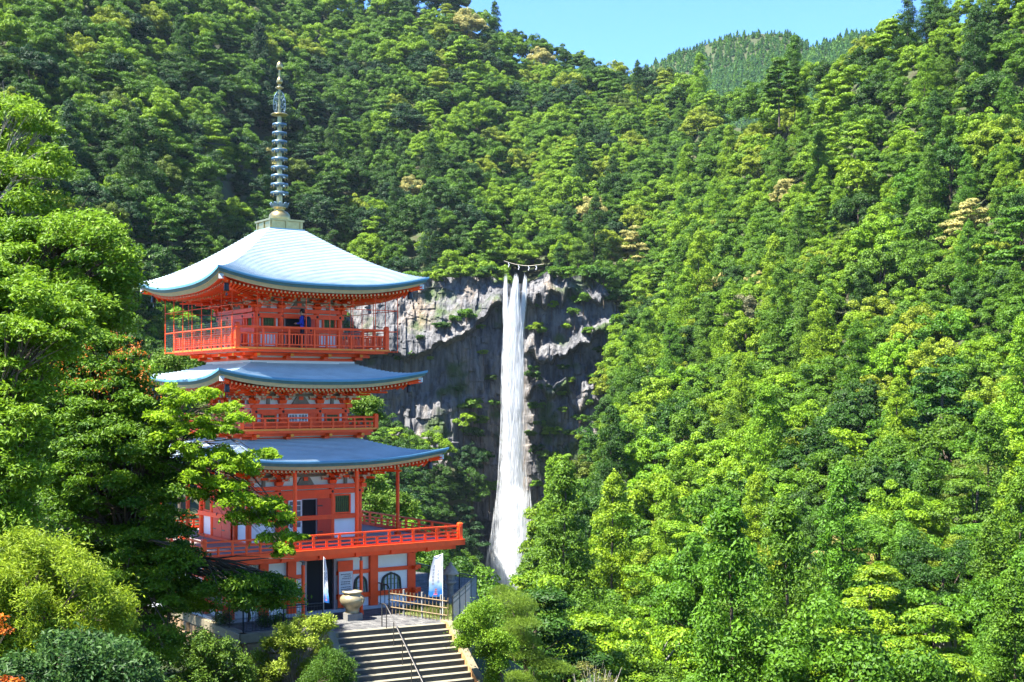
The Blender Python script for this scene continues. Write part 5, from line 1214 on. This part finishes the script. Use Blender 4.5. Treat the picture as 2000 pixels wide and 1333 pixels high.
def pad_leaves(pads, per, lsize, rng, up=0.8, aspect=0.42, jit=0.6, droop=0.25):
    C = np.repeat(pads, per, 0); n = len(C); d = rng.normal(size=(n, 3)); d = unit(d)*rng.random((n, 1))**0.45*np.where(rng.random((n, 1)) < 0.16, rng.uniform(1.0, 1.7, (n, 1)), 1.0)
    P = C[:, :3]+d*C[:, 3:6]; rr = (d[:, 0]**2+d[:, 1]**2); P[:, 2] -= droop*rr*C[:, 3]
    N = unit(rng.normal(size=(n, 3))*jit+np.array([0, 0, up])+d*0.35)
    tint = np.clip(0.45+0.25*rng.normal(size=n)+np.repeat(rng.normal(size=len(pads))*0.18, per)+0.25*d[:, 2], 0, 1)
    return leaves(P, N, lsize*rng.uniform(0.65, 1.3, n), tint, aspect, rng)
def near_tree(name, label, cat, base, pads, per, lsize, cols, trunk_r, fork, rng, bark=BARK, up=0.8, aspect=0.42, jit=0.6, trans=0.4, limb_share=0.5, extra=None, droop=0.25):
    base = Vector(base); t = thing(name, label, cat, base)
    V, Q, T = pad_leaves(pads, per, lsize, rng, up, aspect, jit, droop); V = V-np.array(base)
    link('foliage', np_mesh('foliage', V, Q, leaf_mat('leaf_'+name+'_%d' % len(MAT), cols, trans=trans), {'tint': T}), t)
    b = MB(); fk = Vector(fork)-base; b.tube([(0, 0, -0.6), fk*0.5+Vector((0.1, 0, 0)), fk], [trunk_r, trunk_r*0.85, trunk_r*0.7], 9)
    for p in pads:
        if rng.random() > limb_share: continue
        q = Vector(p[:3])-base; v = q-fk; m1 = fk+v*0.35+Vector((0, 0, 0.12*v.length)); m2 = fk+v*0.7+Vector((rng.normal()*0.2, rng.normal()*0.2, 0.10*v.length))
        b.tube([fk*0.96, m1, m2, q], [trunk_r*0.26, trunk_r*0.16, trunk_r*0.09, trunk_r*0.03], 5)
        for _ in range(2):
            e = q+Vector(rng.normal(size=3)*p[3]*0.5); b.tube([m2, (m2+e)/2+Vector((0, 0, 0.05)), e], [trunk_r*0.10, trunk_r*0.06, trunk_r*0.02], 4)
    b.build('trunk', bark, t)
    return t
rn = np.random.default_rng(21)
def gz_(x, y): return float(ground_z(np.array([x]), np.array([y]))[0])
def base_at(px, d): x = (px-1000)/F*d; return (x, d, gz_(x, d))

# big maple in front of the pagoda
mp_poly = [(70, 720), (130, 660), (210, 640), (280, 690), (310, 770), (325, 850), (350, 930), (355, 1010), (390, 1100), (560, 1130), (575, 1170), (520, 1190), (430, 1190), (350, 1200), (330, 1290), (250, 1260), (200, 1130), (110, 1030), (55, 880)]
pads = pads_from(mp_poly, 39, 3.0, 560, 0.50, 0.30, rn)
maple = near_tree('maple_tree', 'large dense maple with red seed clusters standing before the pagoda', 'tree', base_at(250, 40.5), pads, 330, 0.064, [(0.028, 0.085, 0.005), (0.13, 0.24, 0.010)], 0.30, W(240, 1120, 40.5), rn, jit=0.75)
sp = pads_from([(80, 720), (150, 665), (230, 650), (300, 695), (330, 770), (250, 800), (130, 790)], 38.6, 1.8, 150, 0.30, 0.4, rn)
V, Q, T = pad_leaves(sp, 11, 0.042, rn, up=0.3, jit=1.0); V = V-np.array(maple.location)
link('seed_clusters', np_mesh('seed_clusters', V, Q, leaf_mat('maple_seeds', [(0.30, 0.09, 0.012), (0.50, 0.16, 0.02)]), {'tint': T}), maple, kind='stuff')
# bright branch tree reaching over the first roof and deck
sprays = [(335, 790, 20), (370, 775, 22), (405, 770, 20), (440, 800, 22), (460, 815, 18), (420, 830, 22), (385, 820, 20), (350, 835, 22), (330, 760, 18), (400, 850, 18), (440, 835, 14), (360, 870, 18),
    (380, 880, 18), (430, 885, 22), (480, 890, 22), (520, 885, 18), (400, 905, 24), (450, 910, 24), (490, 915, 18), (375, 930, 24), (420, 940, 26), (455, 945, 20), (390, 965, 24), (440, 970, 24), (480, 975, 26), (520, 980, 24), (540, 985, 16), (465, 1005, 26), (510, 1010, 26), (555, 1008, 18),
    (530, 1050, 24), (570, 1045, 18), (545, 1070, 14), (580, 1055, 8), (310, 810, 24), (315, 850, 22)]
pads = np.array([[*W(x+rn.normal()*9, y+rn.normal()*6, 37.0+rn.normal()*0.8), r*0.0145*0.9, r*0.0145*0.9, r*0.0145*0.35] for x, y, r in sprays for _ in range(7)])
near_tree('cherry_tree', 'bright green cherry boughs reaching across the lower pagoda roofs', 'tree', base_at(270, 41.5), pads, 90, 0.075, [(0.10, 0.20, 0.006), (0.26, 0.40, 0.015)], 0.15, W(280, 940, 41.5), rn, jit=0.55, aspect=0.38, trans=0.55, limb_share=0.25)
# left-hand trees
pads = pads_from([(-60, 700), (90, 720), (180, 900), (320, 1020), (330, 1290), (300, 1400), (-60, 1400)], 46, 2.0, 280, 0.75, 0.5, rn)
near_tree('evergreen_tree', 'dark evergreen massed behind the big maple below the pagoda', 'tree', base_at(120, 48), pads, 130, 0.12, [(0.012, 0.040, 0.006), (0.05, 0.10, 0.010)], 0.25, W(120, 1150, 48), rn, jit=0.9, limb_share=0.3)
lt_poly = [(-60, 190), (40, 185), (95, 235), (125, 320), (110, 390), (150, 430), (150, 480), (-60, 480)]
pads = pads_from(lt_poly, 52, 3.5, 110, 0.75, 0.35, rn)
near_tree('broadleaf_tree', 'airy light green tree with bare grey twigs above the dense left foliage', 'tree', base_at(-60, 53), pads, 260, 0.10, [(0.07, 0.15, 0.008), (0.19, 0.30, 0.02)], 0.25, W(-40, 480, 53), rn, bark=BARKG, limb_share=0.8, trans=0.45)
pads = pads_from([(-60, 430), (100, 420), (190, 420), (255, 480), (262, 545), (225, 610), (235, 650), (150, 680), (-60, 700)], 48, 3.2, 260, 0.75, 0.34, rn)
near_tree('broadleaf_tree', 'full bright green tree left of the pagoda top roof', 'tree', base_at(40, 49), pads, 300, 0.09, [(0.055, 0.13, 0.006), (0.17, 0.29, 0.016)], 0.28, W(40, 700, 49), rn, limb_share=0.6)
pads = pads_from([(-60, 470), (70, 560), (150, 600), (185, 650), (110, 700), (75, 800), (60, 900), (70, 1010), (-60, 1080)], 33, 2.4, 260, 0.55, 0.32, rn)
near_tree('maple_tree', 'soft yellow-green maple along the left edge beside the larger maple', 'tree', base_at(-60, 33), pads, 300, 0.07, [(0.065, 0.14, 0.006), (0.18, 0.30, 0.012)], 0.22, W(-50, 1050, 33), rn)
pads = pads_from([(-40, 1120), (40, 1050), (120, 1065), (190, 1120), (245, 1175), (250, 1250), (180, 1290), (60, 1290), (-40, 1290)], 29, 1.8, 220, 0.36, 0.9, rn)
near_tree('conifer_shrub', 'feathery yellow-green conifer shrub at the foot of the big maple', 'shrub', base_at(90, 29.3), pads, 300, 0.062, [(0.09, 0.155, 0.006), (0.27, 0.36, 0.016)], 0.12, W(90, 1300, 29.3), rn, up=0.7, aspect=0.22, jit=0.7, droop=-0.4)
pads = pads_from([(20, 1290), (80, 1240), (180, 1240), (280, 1270), (310, 1350), (300, 1420), (0, 1420)], 25, 1.5, 150, 0.34, 0.7, rn)
near_tree('leafy_shrub', 'dark glossy leafy shrub below the feathery conifer shrub', 'shrub', base_at(160, 25.2), pads, 300, 0.055, [(0.015, 0.05, 0.012), (0.06, 0.13, 0.022)], 0.08, W(160, 1400, 25.2), rn, jit=0.9)
pads = np.array([[*W(x, y, 20), 0.14, 0.14, 0.06] for x, y in ((4, 1205), (10, 1230), (-6, 1218), (10, 1326), (34, 1330), (22, 1338))])
near_tree('red_maple', 'small sprig of orange-red maple leaves at the left edge', 'shrub', base_at(-12, 20.0), pads, 40, 0.045, [(0.35, 0.06, 0.006), (0.6, 0.20, 0.02)], 0.03, W(-14, 1330, 20.0), rn, limb_share=1.0)
# shrubs below the terrace
pads = pads_from([(315, 1380), (330, 1270), (390, 1235), (440, 1250), (480, 1290), (500, 1390)], 45.5, 1.2, 130, 0.34, 0.8, rn)
near_tree('leafy_shrub', 'round green shrub against the tan stone retaining wall', 'shrub', base_at(400, 45.5), pads, 190, 0.06, [(0.04, 0.095, 0.008), (0.13, 0.215, 0.02)], 0.09, W(400, 1370, 45.5), rn, jit=0.9)
pads = pads_from([(480, 1340), (495, 1270), (530, 1235), (570, 1210), (620, 1198), (648, 1215), (655, 1260), (640, 1330), (600, 1380), (490, 1380)], 48.3, 1.0, 110, 0.30, 0.8, rn)
near_tree('azalea_bush', 'pale green azalea bush with grey twigs left of the stairs', 'shrub', base_at(575, 48.3), pads, 330, 0.055, [(0.12, 0.18, 0.012), (0.28, 0.36, 0.035)], 0.10, W(575, 1350, 48.3), rn, bark=BARKG, jit=0.8, limb_share=1.0)
th_ = np.linspace(0, 6.28, 13)[:-1]
pads = pads_from([(640+52*math.cos(a), 1318+48*math.sin(a)) for a in th_], 46, 1.0, 60, 0.30, 0.9, rn)
near_tree('clipped_bush', 'dark rounded clipped bush beside the left stair wall', 'shrub', base_at(640, 46), pads, 320, 0.036, [(0.03, 0.08, 0.006), (0.09, 0.18, 0.014)], 0.07, W(640, 1370, 46), rn, jit=0.9)
pads = pads_from([(680, 1345), (700, 1320), (718, 1345), (712, 1400), (660, 1400)], 45, 0.4, 14, 0.22, 0.8, rn)
# cloud-pruned evergreen and pine right of the stairs
def padset(L, d, rng, k=1.2): return np.array([[*W(x, y, d+rng.normal()*0.5), k*rx*d/F, k*rx*d/F, k*ry*d/F] for x, y, rx, ry in L])
pads = padset([(950, 1184, 34, 15), (930, 1190, 20, 12), (906, 1214, 20, 13), (940, 1217, 24, 12), (925, 1236, 36, 15), (905, 1252, 16, 11), (988, 1256, 24, 15), (950, 1268, 26, 13), (970, 1240, 22, 12), (972, 1290, 20, 14), (965, 1318, 18, 18)], 50.5, rn)
near_tree('cloud_pruned_tree', 'evergreen pruned into rounded green pads beside the right stair wall', 'tree', base_at(975, 50.8), pads, 2200, 0.046, [(0.055, 0.13, 0.005), (0.18, 0.31, 0.014)], 0.12, W(975, 1275, 50.8), rn, jit=0.8, limb_share=1.0, droop=0.3)
pads = padset([(1002, 1168, 38, 14), (985, 1152, 26, 9), (1020, 1180, 28, 11), (1011, 1198, 30, 9), (1022, 1212, 32, 8), (1000, 1232, 34, 9), (1030, 1250, 26, 10), (1010, 1272, 30, 9), (1060, 1290, 26, 7), (1080, 1298, 34, 7), (1100, 1306, 22, 6), (1040, 1275, 24, 7), (1050, 1325, 40, 8), (1010, 1320, 30, 9)], 53.5, rn)
near_tree('pine_tree', 'low garden pine with flat needle pads behind the pruned evergreen', 'tree', base_at(1035, 53.8), pads, 2200, 0.065, [(0.06, 0.12, 0.010), (0.19, 0.29, 0.025)], 0.13, W(1025, 1290, 53.8), rn, aspect=0.14, up=0.6, jit=0.8, limb_share=1.0, droop=0.2)
# bare pale twigs at the bottom
tw = thing('twiggy_shrub', 'bare whitish twiggy shrub beyond the garden pine', 'shrub', base_at(1165, 58))
b = MB(); o0 = Vector(tw.location)
for i in range(46):
    e = W(1165+rn.normal()*24, 1318+rn.normal()*14, 58+rn.normal()*0.4)-o0; b.tube([(rn.normal()*0.1, rn.normal()*0.1, -0.2), e*0.55+Vector((rn.normal()*0.1, 0, 0.1)), e], [0.03, 0.015, 0.005], 4)
b.build('twigs', mat('pale_twig', (0.45, 0.40, 0.36), 0.9), tw)
pads = padset([(1160, 1320, 30, 12), (1140, 1300, 16, 8), (1185, 1332, 20, 10)], 58, rn); V, Q, T = pad_leaves(pads, 220, 0.05, rn); link('foliage', np_mesh('foliage', V-np.array(tw.location), Q, leaf_mat('leaf_twiggy', [(0.10, 0.12, 0.02), (0.2, 0.2, 0.04)]), {'tint': T}), tw)
# fenced garden by the pagoda
pads = padset([(472, 1104, 30, 10), (450, 1112, 20, 8), (505, 1120, 18, 8), (470, 1175, 30, 10), (440, 1180, 20, 8), (510, 1165, 26, 9), (540, 1172, 20, 8), (490, 1150, 20, 8)], 54.0, rn)
near_tree('pine_tree', 'small garden pine with light pads before the ground-floor wall', 'tree', (W(480, 1225, 54.2).x, 54.2, 0), pads, 700, 0.05, [(0.055, 0.095, 0.012), (0.15, 0.21, 0.03)], 0.08, W(485, 1190, 54.2), rn, aspect=0.12, limb_share=1.0)
for x, y, rx, lab, c in ((545, 1214, 15, 'little round clipped bush inside the picket fence', [(0.03, 0.08, 0.006), (0.10, 0.18, 0.014)]), (515, 1216, 15, 'dark round bush next to the little clipped bush', [(0.02, 0.05, 0.008), (0.06, 0.11, 0.014)]), (435, 1212, 22, 'spreading grey-green shrub inside the picket fence corner', [(0.03, 0.06, 0.015), (0.10, 0.14, 0.03)])):
    p = on_z(x, y+9, 0); pads = np.array([[p.x+rn.normal()*0.06, p.y+rn.normal()*0.06, 0.30+rn.normal()*0.03, rx*0.0205, rx*0.0205, 0.30] for _ in range(5)])
    near_tree('clipped_bush', lab, 'shrub', p, pads, 330, 0.036, c, 0.03, p+Vector((0, 0, 0.15)), rn, jit=0.9)
# trees close behind the pagoda
for px, py, rx, ry, d, lab in ((712, 800, 34, 26, 82, 'bright small-leafed tree right behind the second storey'), (722, 965, 30, 55, 76, 'drooping light green tree at the right corner of the first storey'), (350, 705, 52, 17, 78, 'flat light green crown left of the top balcony'), (780, 985, 36, 30, 92, 'mid green tree behind the deck railing')):
    th_ = np.linspace(0, 6.28, 15)[:-1]; pads = pads_from([(px+rx*math.cos(a), py+ry*math.sin(a)) for a in th_], d, 1.3, 46, 0.55, 0.5, rn)
    near_tree('broadleaf_tree', lab, 'tree', (W(px, py, d).x, d, max(gz_(W(px, py, d).x, d), -14)), pads, 120, 0.10, [(0.04, 0.10, 0.008), (0.14, 0.225, 0.02)], 0.20, W(px, py+ry*0.8, d), rn, jit=0.7)

# ------------------------------------------------------------------ air
hz = MB(); hz.b2(-3600, 3600, -700, 3600, -97, 420)
hm = bpy.data.materials.new('haze_air'); hm.use_nodes = True; N = hm.node_tree.nodes; N.remove(N['Principled BSDF'])
pv = N.new('ShaderNodeVolumePrincipled'); pv.inputs['Color'].default_value = (0.62, 0.80, 1.0, 1); pv.inputs['Density'].default_value = 0.000022; pv.inputs['Anisotropy'].default_value = 0.2
hm.node_tree.links.new(pv.outputs[0], N['Material Output'].inputs['Volume'])
hz.build('haze', hm, kind='stuff', label='thin blue air over the gorge and mountains')
